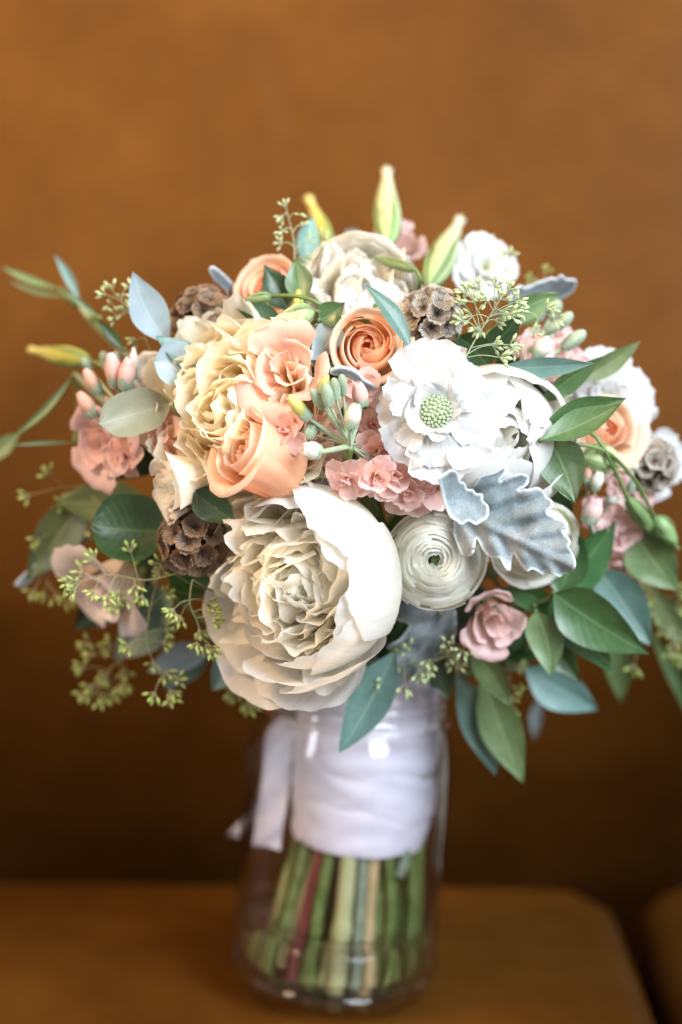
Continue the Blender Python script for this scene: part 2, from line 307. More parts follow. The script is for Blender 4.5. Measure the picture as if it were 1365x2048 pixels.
def wave1(u, rng, n=4, f0=1.5):
    s = 0
    for k in range(n): s = s + math.pow(.68, k)*np.sin(u*f0*(k+1)*1.35 + rng.uniform(0, 6.28))
    return s/2.0
def tube(path, r, n=6, cap=True):
    """path: list of Vector, r: float or list"""
    P = [Vector(p) for p in path]; k = len(P); R = r if isinstance(r, (list, tuple, np.ndarray)) else [r]*k
    V = []; UV = []; ref = Vector((.31, .87, .39))
    for j in range(k):
        t = (P[min(j+1, k-1)]-P[max(j-1, 0)]).normalized()
        a = t.cross(ref)
        if a.length < .05: a = t.cross(Vector((1, 0, 0)))
        a.normalize(); b = t.cross(a)
        for i in range(n):
            an = 2*math.pi*i/n; V.append(P[j]+(a*math.cos(an)+b*math.sin(an))*R[j]); UV.append((i/n, j/(k-1)))
    Fc = grid_faces(k, n, 0, True)
    if cap: Fc.append(tuple(range(n-1, -1, -1))); Fc.append(tuple((k-1)*n+i for i in range(n)))
    return V, Fc, UV
def spline(pts, n=8):
    pts = [Vector(p) for p in pts]; m = len(pts); out = []
    for i in range(m-1):
        p0 = pts[max(i-1, 0)]; p1 = pts[i]; p2 = pts[i+1]; p3 = pts[min(i+2, m-1)]
        for k in range(n):
            t = k/n; out.append(.5*((2*p1)+(p2-p0)*t+(2*p0-5*p1+4*p2-p3)*t*t+(3*p1-p0-3*p2+p3)*t**3))
    out.append(pts[-1]); return out
def merge(parts):
    V = []; Fc = []; UV = []
    for v, f, u in parts:
        o = len(V); V.extend(v); UV.extend(u); Fc.extend([tuple(i+o for i in ff) for ff in f])
    return V, Fc, UV
def ball(c, rx, ry=None, rz=None, axis=Vector((0, 0, 1)), n=7, m=5, prof=None):
    ry = ry or rx; rz = rz or rx; R = frame(axis); V = []; UV = []
    for j in range(m+1):
        th = math.pi*j/m; s = math.sin(th) if prof is None else prof[j]; z = -math.cos(th)
        for i in range(n):
            a = 2*math.pi*i/n
            V.append(Vector(c)+R @ Vector((rx*max(s, .02)*math.cos(a), ry*max(s, .02)*math.sin(a), rz*z))); UV.append((i/n, j/m))
    return V, grid_faces(m+1, n, 0, True), UV

# ------------------------------------------------------------------ petals and leaves
def wrap_petal(prof, phi0, half, rng, nu=13, nv=12, top=.22, tp=2.2, base=.3, spiral=0., flare=0., ruf=0., rfreq=3., frill=0., scale=1., zs=1., mid=.55):
    """petal lying on a turned surface r(v), z(v) about the flower's axis"""
    u = np.linspace(-1, 1, nu); v = np.linspace(0, 1, nv); U, Vv = np.meshgrid(u, v)
    xs = np.linspace(0, 1, len(prof)); rs = [p[0] for p in prof]; zz = [p[1] for p in prof]
    edge = wave1(u*rfreq*1.5, rng, 3, 1.8)
    ve = Vv*(1 - top*np.abs(U)**tp + frill*edge[None, :]*Vv**4)
    r = cinterp(np.clip(ve, 0, 1.0), xs, rs); z = cinterp(np.clip(ve, 0, 1.0), xs, zz)
    over = np.clip(ve-1, 0, 1); r = r+over*(rs[-1]-rs[-2])*len(rs); z = z+over*(zz[-1]-zz[-2])*len(rs)
    s = base+(1-base)*smooth(Vv, 0, mid)
    phi = phi0+half*U*s
    w1 = wave1(U*rfreq + Vv*1.2, rng, 3, 1.6); w2 = wave1(U*rfreq*.8-Vv*2.0+2, rng, 3, 1.4)
    r = r + spiral*U*Vv + flare*np.abs(U)**3*Vv + ruf*w1*Vv**1.6
    z = z + ruf*.6*w2*Vv**1.6
    r = np.maximum(r, .0004/scale)
    X = r*np.cos(phi)*scale; Y = r*np.sin(phi)*scale; Z = z*scale*zs
    return list(map(Vector, np.stack([X.ravel(), Y.ravel(), Z.ravel()], 1).tolist())), grid_faces(nv, nu), np.stack([(U.ravel()+1)/2, Vv.ravel()], 1).tolist()

PROFS = {  # half-width along the blade
    'petal': ([0, .12, .35, .6, .8, 1], [.16, .30, .66, .95, 1.0, .80]),
    'fan': ([0, .15, .4, .7, 1], [.10, .18, .45, .85, 1.0]),
    'leaf': ([0, .06, .2, .42, .65, .85, .95, 1], [.03, .22, .70, 1.0, .84, .42, .16, .0]),
    'lance': ([0, .08, .3, .5, .75, .92, 1], [.03, .25, .82, 1.0, .66, .22, .0]),
    'round': ([0, .06, .2, .5, .75, .92, 1], [.03, .36, .82, 1.0, .92, .55, .0]),
    'ovate': ([0, .05, .16, .36, .6, .82, .94, 1], [.03, .34, .82, 1.0, .82, .42, .14, .0]),
    'sepal': ([0, .3, .6, 1], [.8, 1.0, .6, .02]),
}
def blade(L, W, prof, rng, nu=9, nv=10, bend=.5, bp=1.0, cup=.8, fold=0., ruf=0., rfreq=2.5, top=0., tp=2., frill=0., twist=0., ff=3.0):
    """free petal or leaf: length along +Y, inner face +Z"""
    u = np.linspace(-1, 1, nu); v = np.linspace(0, 1, nv); U, Vv = np.meshgrid(u, v)
    xs, ws = PROFS[prof]; w = W/2*cinterp(Vv, xs, ws); w = np.maximum(w, W*.004)
    edge = wave1(u*ff, rng, 3, 1.5)
    dense = np.linspace(0, 1.25, 60); th = bend*dense**bp
    yy = np.concatenate([[0], np.cumsum(np.cos(th[:-1])*(dense[1]))]); zz = np.concatenate([[0], np.cumsum(np.sin(th[:-1])*(dense[1]))])
    ve = Vv*(1 - top*np.abs(U)**tp + frill*edge[None, :]*Vv**3)
    y = np.interp(ve, dense, yy)*L; z = np.interp(ve, dense, zz)*L; tt = np.interp(ve, dense, th)
    c = max(abs(cup), 1e-3)*np.sign(cup if cup else 1)
    x = w*np.sin(c*U)/c; h = w*(1-np.cos(c*U))/c + fold*w*np.abs(U)**1.3
    h = h + ruf*W*wave1(U*rfreq+Vv*1.7, rng, 3, 1.5)*(np.abs(U)**2*.6+Vv**2*.7)*Vv + ruf*W*.6*wave1(Vv*rfreq*2.4+U, rng, 2, 1.5)*np.abs(U)
    y2 = y - np.sin(tt)*h; z2 = z + np.cos(tt)*h
    if twist:
        a = twist*Vv; x, z2 = x*np.cos(a)-(z2-z)*np.sin(a), z+(z2-z)*np.cos(a)+x*np.sin(a)
    return list(map(Vector, np.stack([x.ravel(), y2.ravel(), z2.ravel()], 1).tolist())), grid_faces(nv, nu), np.stack([(U.ravel()+1)/2, Vv.ravel()], 1).tolist()
def blade_mtx(pos, d, nrm):
    y = Vector(d).normalized(); z = Vector(nrm); z = z-y*z.dot(y)
    if z.length < 1e-5: z = y.orthogonal()
    z.normalize(); x = y.cross(z)
    R = Matrix((x, y, z)).transposed().to_4x4(); return Matrix.Translation(Vector(pos)) @ R
POOL = {}
def pool(key, n, fn):
    if key not in POOL:
        POOL[key] = [mesh(key, *fn(random.Random(hash_str(key)+i*17))) for i in range(n)]
    return POOL[key]
def hash_str(s): return sum((i+1)*ord(c) for i, c in enumerate(s)) % 9973

# ------------------------------------------------------------------ stems: every flower's stem runs down through the binding into the jar
TILT = rad(4.6)
JAR = Matrix.Rotation(TILT, 4, 'Y')              # jar leans a little on the soft cushion
BX = 0.0075                                       # bundle sits right of the jar's axis
rs = random.Random(11)
FRONT = [  # x of binding, x of foot, z of foot, radius, material   (front row inside the jar)
    (-.0285, -.036, .010, .0026, 'stem'), (-.0235, -.031, .008, .0036, 'stem'), (-.0165, -.020, .010, .0028, 'stemred'),
    (-.0125, -.012, .006, .0036, 'stem'), (-.0045, -.0015, .005, .0046, 'stempale'), (.0020, .0065, .008, .0026, 'stemblue'),
    (.0070, .0125, .005, .0036, 'stemtan'), (.0125, .020, .008, .0030, 'stem'), (.0185, .024, .062, .0030, 'stemblue'),
    (.0235, .030, .010, .0034, 'stem'), (.0275, .036, .012, .0040, 'stem'),]
slots = []
for i, (xb, xf, zf, r, mt) in enumerate(FRONT):
    yb = -math.sqrt(max(.0310**2-xb*xb, 1e-5)) + .0045; yb = min(yb, -.006)
    slots.append((Vector((BX+xb, yb, 0)), Vector((BX*.4+xf*1.0, yb*1.05, zf)), r*(.80 if mt == 'stem' else .88), mt, True))
for i in range(12):      # a second rank just behind
    xb = -.0255+.0047*i; yb = min(-math.sqrt(max(.0265**2-xb*xb, 1e-6))*.8, -.003); slots.append((Vector((BX+xb, yb, 0)), Vector((BX*.4+xb*1.2+rs.uniform(-.004, .004), yb*1.2, rs.uniform(.006, .02))), rs.uniform(.0018, .0026), rs.choice(['stem', 'stem', 'stem', 'stempale', 'twig']), True))
k = 0
while len(slots) < 130:
    k += 1; a = k*2.39996; rr = .0265*math.sqrt((k % 60+.5)/60)
    p = Vector((math.cos(a)*rr, math.sin(a)*rr+.004, 0))
    if p.y < -.016: continue
    slots.append((Vector((BX, 0, 0))+p, Vector((BX*.3+p.x*1.28, p.y*1.25, rs.uniform(.006, .016))), rs.uniform(.0022, .0032), rs.choice(['stem', 'stem', 'stem', 'stempale', 'stemblue', 'twig']), False))
front_slots = slots[:len(FRONT)]; rest_slots = slots[len(FRONT):]
def add_stem(parent, mw, start, back, front=False, r=None, mat=None):
    s = front_slots.pop(0) if front and front_slots else (rest_slots.pop(0) if rest_slots else slots[-1])
    b, f, sr, smt, _ = s
    top = JAR @ Vector((b.x, b.y*.85, .152)); mid = JAR @ Vector((b.x, b.y, .085)); foot = JAR @ f
    start = Vector(start); back = Vector(back)
    knee = top + (start-top)*.35 + Vector((0, .012, .012)); knee.x = top.x + (knee.x-top.x)*.8
    wob = Vector((rs.uniform(-.0035, .0035), rs.uniform(-.001, .003), 0))
    path = spline([start, start+back*.022, knee, top, mid, mid*.45+foot*.55+wob, foot], 9)
    n = len(path); nb = int(n*.45); rr = [(r or sr*.62) if j < nb else ((r or sr*.62)*(1-(j-nb)/(n-nb)*1.0)+sr*min(1, (j-nb)/(n*.12)) if j < nb+n*.12 else sr) for j in range(n)]
    nd = [rs.uniform(.72, .95) for _ in range(2)]
    rr = [min(x, sr*1.1)*(1+.13*sum(math.exp(-((j/n-q)/.012)**2) for q in nd)) for j, x in enumerate(rr)]
    inv = mw.inverted()
    me = mesh('stem', *tube([inv @ p for p in path], rr, 7 if not front else 9))
    return link('stem', me, M[mat or smt], parent)

# ------------------------------------------------------------------ the leather seat
def leather_seat():
    t, mw = thing('leather_sofa', 'brown leather sofa that the glass jar of flowers stands on', 'sofa', (0, .2, -.05))
    off = Vector((0, .2, -.05))
    # backrest: reclined, bulging, creased sheet with thickness
    nx, nz = 120, 130; V = []; UV = []
    x0, x1 = -.62, .218; z0, z1 = -.10, .78
    for j in range(nz):
        for i in range(nx):
            fx = i/(nx-1); fz = j/(nz-1); x = x0+(x1-x0)*fx; z = z0+(z1-z0)*fz
            y = .118 + max(0, z-.16)*.22 + .085*max(0, 1-z/.30)**2 * (1 if z < .30 else 0)
            ex = (x1-x)/.035
            if ex < 1: y += .030*(1-math.sqrt(max(0, 1-(1-ex)**2)))
            y += .004*noise.noise(Vector((x*5, z*4, 1.3))) + .0025*noise.noise(Vector((x*14, z*6, 4.3)))
            # sagging crease high on the panel
            cx = -.036+.18*(0.424-z); d = (x-cx)/.0055; y -= .0022*math.exp(-d*d)*math.exp(-((z-.424)/.018)**2)
            d = (x-cx-.011)/.008; y += .0020*math.exp(-d*d)*math.exp(-((z-.416)/.024)**2)
            V.append(Vector((x, y, z))-off); UV.append((fx, fz))
    nf = len(V)
    Fc = grid_faces(nz, nx)
    V += [v+Vector((0, .10, 0)) for v in V[:]]; UV += UV[:]
    Fc += [tuple(nf+i for i in reversed(f)) for f in grid_faces(nz, nx)]
    for j in range(nz-1):
        for i in (0, nx-1):
            a = j*nx+i; q = (a, a+nx, a+nx+nf, a+nf); Fc.append(q if i == nx-1 else q[::-1])
    for i in range(nx-1):
        for j in (0, nz-1):
            a = j*nx+i; q = (a, a+1, a+1+nf, a+nf); Fc.append(q if j == 0 else q[::-1])
    link('backrest', mesh('backrest', V, [f[::-1] for f in Fc], UV), M['leather'], t)
    # seat cushion: pillow with rounded border; dips under the jar
    def cushion(xa, xb, ya, yb, zt, h, rc, slope=0., dip=False, seed=0., crown=.006):
        n = 96; V = []; UV = []; cx, cy = (xa+xb)/2, (ya+yb)/2; hx, hy = (xb-xa)/2, (yb-ya)/2
        m = 30
        def outline(a, hx, hy, r):
            # rounded rectangle, arc-length parameter
            segs = [(hx-r, hy, 0)]; per = 4*(hx+hy)-8*r+2*math.pi*r; s = (a % 1.0)*per
            L1 = 2*(hy-r); La = math.pi*r/2; L2 = 2*(hx-r)
            for q in range(4):
                L = L1 if q % 2 == 0 else L2
                ang = q*math.pi/2; ca, sa = math.cos(ang), math.sin(ang); HX, HY = (hx, hy) if q % 2 == 0 else (hy, hx)
                if s <= L: p = (HX, -(HY-r)+s); return (p[0]*ca-p[1]*sa, p[0]*sa+p[1]*ca)
                s -= L
                if s <= La: b = s/r; p = (HX-r+r*math.cos(b), HY-r+r*math.sin(b)); return (p[0]*ca-p[1]*sa, p[0]*sa+p[1]*ca)
                s -= La
            return (hx, -(hy-r))
        rows = []
        e = .022
        for j in range(m):   # centre outwards over the top
            f = (j+.02)/(m-1) if j < m-1 else 1.0; rows.append((f, None))
        for j, (f, _) in enumerate(rows):
            for i in range(n):
                px, py = outline(i/n, hx-e, hy-e, rc-e*.6); rows_z = zt
                x, y = cx+px*f, cy+py*f
                z = zt + crown*(1-f**4) + slope*(x-cx)
                z += .0022*noise.noise(Vector((x*9+seed, y*9, 2.))) + .0012*noise.noise(Vector((x*26+seed, y*22, 5.)))
                if dip: z -= (crown+.0035)*math.exp(-((x)**2+(y)**2)/.0075)
                V.append(Vector((x, y, z))-off); UV.append((x, y))
        for q in range(1, 9):   # rounded shoulder
            a = q/8*math.pi/2
            for i in range(n):
                px, py = outline(i/n, hx-e+e*math.sin(a), hy-e+e*math.sin(a), rc-e*.6+e*math.sin(a)*.6)
                V.append(Vector((cx+px, cy+py, zt+slope*px-e+e*math.cos(a)))-off); UV.append((cx+px, cy+py))
        for i in range(n):
            px, py = outline(i/n, hx, hy, rc); V.append(Vector((cx+px, cy+py, zt-h))-off); UV.append((cx+px, cy+py))
        Fc = grid_faces(m+9, n, 0, True); Fc.append(tuple(range(n-1, -1, -1))); Fc.append(tuple((m+8)*n+i for i in range(n)))
        return mesh('cushion', V, Fc, UV)
    link('seat_cushion', cushion(-.62, .157, -.42, .172, 0.0, .10, .034, -.012, True), M['leather'], t)
    # neighbouring seat cushion on the right, across the dark gap
    link('seat_cushion', cushion(.166, .37, -.42, .172, 0.0, .10, .05, 0, False, 7.), M['leather'], t)
    link('added_shade_block', cushion(.372, .52, -.45, .26, .32, .42, .06, 0, False, 3.), M['leather'], t)  # unseen block added to shade the seat and lower backrest
    # frame deck below
    V = [Vector(p)-off for p in [(-.62, -.42, -.10), (.45, -.42, -.10), (.45, .34, -.10), (-.62, .34, -.10), (-.62, -.42, -.14), (.45, -.42, -.14), (.45, .34, -.14), (-.62, .34, -.14)]]
    link('base_frame', mesh('deck', V, [(0, 1, 2, 3), (7, 6, 5, 4), (0, 4, 5, 1), (1, 5, 6, 2), (2, 6, 7, 3), (3, 7, 4, 0)], None, False), M['thread'], t)
leather_seat()

# ------------------------------------------------------------------ jar, water, ribbon
def lathe(prof, n=72, mod=None):
    V = []; UV = []
    for j, (r, z) in enumerate(prof):
        for i in range(n):
            a = 2*math.pi*i/n; V.append(Vector((r*math.cos(a), r*math.sin(a), z))); UV.append((i/n, j/max(1, len(prof)-1)))
    return V, grid_faces(len(prof), n, 0, True), UV
def cprof(pts, n):
    xs = np.linspace(0, 1, len(pts)); x = np.linspace(0, 1, n); return list(zip(cinterp(x, xs, [p[0] for p in pts]), cinterp(x, xs, [p[1] for p in pts])))
jar, jm = thing('glass_jar', 'clear glass preserving jar holding the bouquet on the sofa seat', 'jar', (0, 0, 0), JAR.to_3x3())
outer = [(.0435, .0035), (.0465, .0045), (.0487, .0085), (.0495, .014), (.0492, .022), (.0490, .06), (.0488, .100), (.0484, .114), (.0470, .123), (.0450, .129), (.0442, .132)]
wall = outer
link('glass_wall', mesh('glass_wall', *lathe(cprof(wall, 60))), M['glass'], jar)
inner = [(.0400, .0112), (.0440, .0135), (.0458, .020), (.0462, .06), (.0460, .104), (.0452, .118), (.0430, .129), (.0420, .134), (.0418, .150), (.0424, .1545)]
link('inner_wall', mesh('inner_wall', *lathe(cprof(inner, 50))), M['glass'], jar)
rim = []
for c_r, c_z, rr in ((.0444, .1345, .0022),):
    pass
rimp = [(.0442, .1322), (.0470, .1332), (.0474, .1352), (.0452, .1372), (.0444, .1405), (.0456, .1425), (.0445, .1450), (.0456, .1475), (.0444, .150), (.0443, .154), (.0436, .1552)]
link('threaded_rim', mesh('threaded_rim', *lathe(cprof(rimp, 70))), M['glass'], jar)
basep = [(.0001, .0035), (.030, .0040), (.0375, .0018), (.0420, .0012), (.0450, .0022), (.0466, .0048), (.0468, .0075), (.0440, .0100), (.0400, .0100), (.0300, .0090), (.0001, .0088)]
link('thick_base', mesh('thick_base', *lathe(basep)), M['glass'], jar)
# water, level with gravity, shallow
wt = []
for (r, z) in [(.0001, .0112), (.039, .0115), (.0430, .0135), (.0445, .018), (.0452, .024), (.0453, .033), (.0448, .0322), (.043, .0318), (.0001, .0318)]: wt.append((r, z))
link('water', mesh('water', *lathe(wt)), M['water'], jar)

rib, rm = thing('satin_ribbon', 'white satin ribbon wound round the stems inside the jar', 'ribbon', (0, 0, 0), JAR.to_3x3())
def wrap_band(z0, z1, r0, r1, tilt, seed, ph):
    n, m = 110, 12; V = []; UV = []; rg = random.Random(seed)
    for j in range(m):
        f = j/(m-1)
        for i in range(n):
            a = 2*math.pi*i/n
            z = z0+(z1-z0)*f + tilt*1.9*math.sin(a+ph)*(1 if z0 > .08 else .5) + .0012*noise.noise(Vector((math.cos(a)*2, math.sin(a)*2, seed)))
            r = r0+(r1-r0)*f + .0007*noise.noise(Vector((a*1.2+seed, f*2.2, seed*3.1))) + .0004*math.sin(f*9+a*1.5+seed)*math.sin(f*math.pi) - .0009*(abs(f-.5)*2)**4
            r += .0006*noise.noise(Vector((math.cos(a)*3+seed, math.sin(a)*3, z*160)))
            V.append(Vector((BX+r*1.01*math.cos(a), r*.98*math.sin(a), z))); UV.append((i/n, f))
    return V, grid_faces(m, n, 0, True), UV
for k, (za, zb, ra, rb, ti) in enumerate([(.074, .098, .0322, .0334, .0020), (.088, .112, .0336, .0342, -.0032), (.104, .128, .0340, .0338, .0030), (.119, .143, .0336, .0326, -.0024), (.134, .160, .0330, .0318, .0020)]):
    link('ribbon_turn', mesh('ribbon_turn', *wrap_band(za, zb, ra, rb, ti, k*1.7+1, k*1.1)), M['satin'], rib)
def strip(pts, wdir, w, rng, m=5, ruf=.0015):
    P = spline(pts, 8); V = []; UV = []
    for j, p in enumerate(P):
        for i in range(m):
            s = (i/(m-1)-.5)*w; V.append(p+Vector(wdir)*s+Vector((0, 1, 0))*(ruf*math.sin(j*.55+i*1.3)+ruf*.6*rng.uniform(-1, 1)*.3)); UV.append((i/(m-1), j/(len(P)-1)))
    return V, grid_faces(len(P), m), UV
rg = random.Random(5)
iv = rm.inverted()
link('tail_and_reflection', mesh('tail_and_reflection', *strip([iv @ at(585, 1440, .005), iv @ at(560, 1475, .000), iv @ at(553, 1560, -.004), iv @ at(540, 1640, -.006), iv @ at(533, 1695, -.006)], (.95, -.30, 0), .0140, rg)), M['satin'], rib)  # added strip stands in for a window reflection on the glass
link('tail_and_reflection', mesh('tail_and_reflection', *strip([iv @ at(585, 1470, .012), iv @ at(556, 1500, .030), iv @ at(535, 1570, .046), iv @ at(502, 1635, .056), iv @ at(466, 1672, .058)], (1, 0, 0), .0060, rg, ruf=.0008)), M['satin'], rib)

# ------------------------------------------------------------------ flowers
def head(name, label, cat, px, py, R, yaw, pitch, sink=.5, H=None, add=0., group=None, roll=0.):
    ax = axis_of(yaw, pitch); H = H or R
    c = at(px, py, dome(px, py, add)); org = c-ax*H*sink
    rot = frame(ax)
    if roll: rot = rot @ Matrix.Rotation(rad(roll), 3, 'Z')
    t, mw = thing(name, label, cat, org, rot, group)
    return t, mw, org, ax
def put(name, data, mat, parent): return link(name, mesh(name, *data), M[mat], parent)

def sepals(t, rng, n, L, W, elev=.2, r0=.004, mat='sepal', z=0.):
    for k in range(n):
        a = 2*math.pi*k/n+rng.uniform(-.2, .2); d = Vector((math.cos(a)*math.cos(elev), math.sin(a)*math.cos(elev), math.sin(elev)))
        me = mesh('sepal', *blade(L*rng.uniform(.85, 1.15), W, 'sepal', rng, 5, 6, bend=.5, cup=.5))
        link('sepal', me, M[mat], t, blade_mtx((math.cos(a)*r0, math.sin(a)*r0, z), d, (-math.cos(a)*.6, -math.sin(a)*.6, .8)))

def peony(label, px, py, R, yaw, pitch, guards, inner_n, seed, mat, inmat, H=None, add=0., front=False, inner_h=1.0, inner_spread=1.0, inner_rad=.5, shut=None):
    rng = random.Random(seed); H = H or R*1.1
    t, mw, org, ax = head('peony', label, 'peony', px, py, R, yaw, pitch, .5, H, add)
    for (ph, half, style, sc) in guards:
        pr = {'closed': [(.10, -.02), (.62, .02), (1.0, .38), (1.05, .78), (.98, 1.06), (.84, 1.20)],
              'bud': [(.10, -.02), (.62, .02), (1.0, .38), (1.00, .82), (.76, 1.14), (.36, 1.28)],
              'cup': [(.10, -.02), (.66, .02), (1.02, .36), (1.10, .78), (1.08, 1.04), (1.02, 1.18)],
              'open': [(.10, -.02), (.66, .02), (1.08, .24), (1.30, .50), (1.42, .74), (1.50, .84)],
              'flat': [(.10, -.02), (.66, .00), (1.10, .10), (1.40, .22), (1.62, .36), (1.74, .42)]}[style]
        pr = [(a*sc, b*H/R*(sc if style not in ('closed', 'bud') else 1)) for a, b in pr]
        put('guard_petal', wrap_petal(pr, rad(ph), rad(half), rng, 29, 20, .30, 2.2, .35, spiral=0., ruf=.036 if style not in ('closed', 'bud') else .018, rfreq=1.9, frill=.03, scale=R, flare=rng.uniform(-.015, .02)), mat, t)
    def mk(rg):
        return blade(1.0, rg.uniform(.60, 1.0), rg.choice(['petal', 'fan', 'petal']), rg, 17, 16, bend=rg.uniform(.1, 1.2), bp=1.4, cup=rg.uniform(.4, 1.3), ruf=rg.uniform(.05, .10), rfreq=rg.uniform(1.6, 2.6), top=.28, frill=rg.uniform(.03, .10), ff=rg.uniform(2, 3.4))
    ms = pool('ruffled_'+inmat, 14, mk)
    for k in range(inner_n):
        f = (k+.5)/inner_n; a = k*2.39996+rng.uniform(-.3, .3)
        r0 = inner_rad*R*math.sqrt(f)*.75; lean = (.10+.85*f)*inner_spread+rng.uniform(-.18, .18)
        L = R*inner_h*(.80+.28*rng.random())*(1.0-.12*f)
        if shut is not None:
            q = max(0., math.cos(a-rad(shut)))**.6 if math.cos(a-rad(shut)) > 0 else 0.; lean *= 1-.72*q; r0 *= 1-.35*q; L *= 1-.12*q
        d = Vector((math.cos(a)*math.sin(lean), math.sin(a)*math.sin(lean), math.cos(lean)))
        nr = Vector((-math.cos(a), -math.sin(a), .25)) + Vector((rng.uniform(-.5, .5), rng.uniform(-.5, .5), 0))
        me = rng.choice(ms); m = blade_mtx((math.cos(a)*r0, math.sin(a)*r0, H*.22*(1-f*.8)), d, nr) @ Matrix.Diagonal((L*rng.uniform(.8, 1.15), L, L, 1))
        link('inner_petal', me, M[inmat], t, m)
    sepals(t, rng, 4, R*.7, R*.4, .2)
    add_stem(t, mw, org, -ax, front)
    return t

def rose(label, px, py, R, yaw, pitch, seed, add=0., n_in=7, n_mid=5, outer=5, H=None, front=False, roll=0., openness=1.0):
    rng = random.Random(seed); H = H or R*1.55
    t, mw, org, ax = head('rose', label, 'rose', px, py, R, yaw, pitch, .62, H, add, roll=roll)
    h = H/R
    for k in range(n_in):
        f = k/(n_in-1); a = k*2.35+rng.uniform(-.3, .3); r1 = .06+.30*f; zt = (.90+.07*f+rng.uniform(-.03, .03))*h
        pr = [(.06, .25*h), (r1*1.2+.08, .45*h), (r1*1.25+.10, .70*h), (r1*1.0+.06, zt*.90), (r1*.80, zt)]
        put('petal', wrap_petal(pr, a, rad(96-26*f), rng, 15, 12, .30, 1.7, .6, spiral=.08+.05*f, ruf=.020, rfreq=2, scale=R), 'rose_in', t)
    for k in range(n_mid):
        f = k/max(1, n_mid-1); a = k*2.25+.6+rng.uniform(-.3, .3); r1 = .42+.26*f; zt = (.99+rng.uniform(-.03, .03))*h
        pr = [(.08, .08*h), (r1*1.02, .22*h), (r1*1.16, .55*h), (r1*1.08, .84*h), (r1*1.0, zt*.97), (r1*1.03, zt)]
        put('petal', wrap_petal(pr, a, rad(80-14*f), rng, 17, 14, .24, 2.0, .45, spiral=.11, ruf=.018, rfreq=2, scale=R, flare=.03), 'rose', t)
    for k in range(outer):
        f = k/max(1, outer-1); a = k*2*math.pi/outer*1.0+.3+rng.uniform(-.2, .2); r1 = .68+.08*f; op = openness*(.10+.16*f)
        pr = [(.08, 0), (r1*.95, .10*h), (r1*1.14, .45*h), (r1*1.12+op*.35, .78*h), (r1*1.18+op, .94*h), (r1*1.2+op*1.9, .97*h), (r1*1.2+op*2.3, .93*h)]
        put('petal', wrap_petal(pr, a, rad(56), rng, 17, 15, .20, 2.6, .40, spiral=.06, ruf=.018, scale=R, flare=.06), 'rose', t)
    sepals(t, rng, 5, R*1.1, R*.28, -.5, R*.15)
    add_stem(t, mw, org, -ax, front)
    return t

def ranunculus(label, px, py, R, yaw, pitch, seed, n=64, add=0., H=None, front=False, eye=True, closed=0.):
    rng = random.Random(seed); H = H or R*1.15
    t, mw, org, ax = head('ranunculus', label, 'ranunculus', px, py, R, yaw, pitch, .6, H, add)
    h = H/R
    for k in range(n):
        f = k/(n-1); a = k*2.39996+rng.uniform(-.2, .2)
        rt = (.09+.80*f**.95)*(1-closed*.75*(1-f)**.7); rm_ = rt+.09+.06*f; zt = (.80+.16*math.sin(min(1, f/.38)*math.pi*.5)-.40*max(0, (f-.34)/.66)**1.5+closed*.30*(1-f))*h+rng.uniform(-.03, .03); rt *= rng.uniform(.95, 1.05)
        pr = [(.06, 0.02), (rm_*.80, .05*h), (rm_*1.0, zt*.40), (rm_*1.03, zt*.70), (rt+.07, zt*.93), (rt, zt)]
        put('petal', wrap_petal(pr, a, rad(62-14*f+rng.uniform(-6, 6)), rng, 11, 9, .10+.05*f, 2.4, .5, spiral=rng.uniform(.01, .05), ruf=.014+.016*f, rfreq=1.8, scale=R, frill=.015), 'ranunculus', t)
    for k in range(7):   # loose outer petals
        a = k*2*math.pi/7+rng.uniform(-.2, .2); q = rng.uniform(0, .10)
        pr = [(.06, 0), (.80, .02*h), (1.00+q*.3, .24*h), (1.04+q, .42*h), (1.03+q*1.6, .54*h), (1.0+q*2, .60*h)]
        put('outer_petal', wrap_petal(pr, a, rad(44), rng, 13, 11, .22, 2.3, .4, spiral=.03, ruf=.025, rfreq=2.4, scale=R, frill=.02), 'ranunculus', t)
    if eye:
        parts = [ball((0, 0, .60*H), R*.10, R*.10, R*.08)]
        for k in range(14):
            a = k*.4488; parts.append(ball((math.cos(a)*R*.085, math.sin(a)*R*.085, .66*H), R*.022, R*.022, R*.05, n=5, m=4))
        put('green_eye', merge(parts), 'sepal', t)
    sepals(t, rng, 5, R*.6, R*.35, -.2, R*.1)
    add_stem(t, mw, org, -ax, front)
    return t

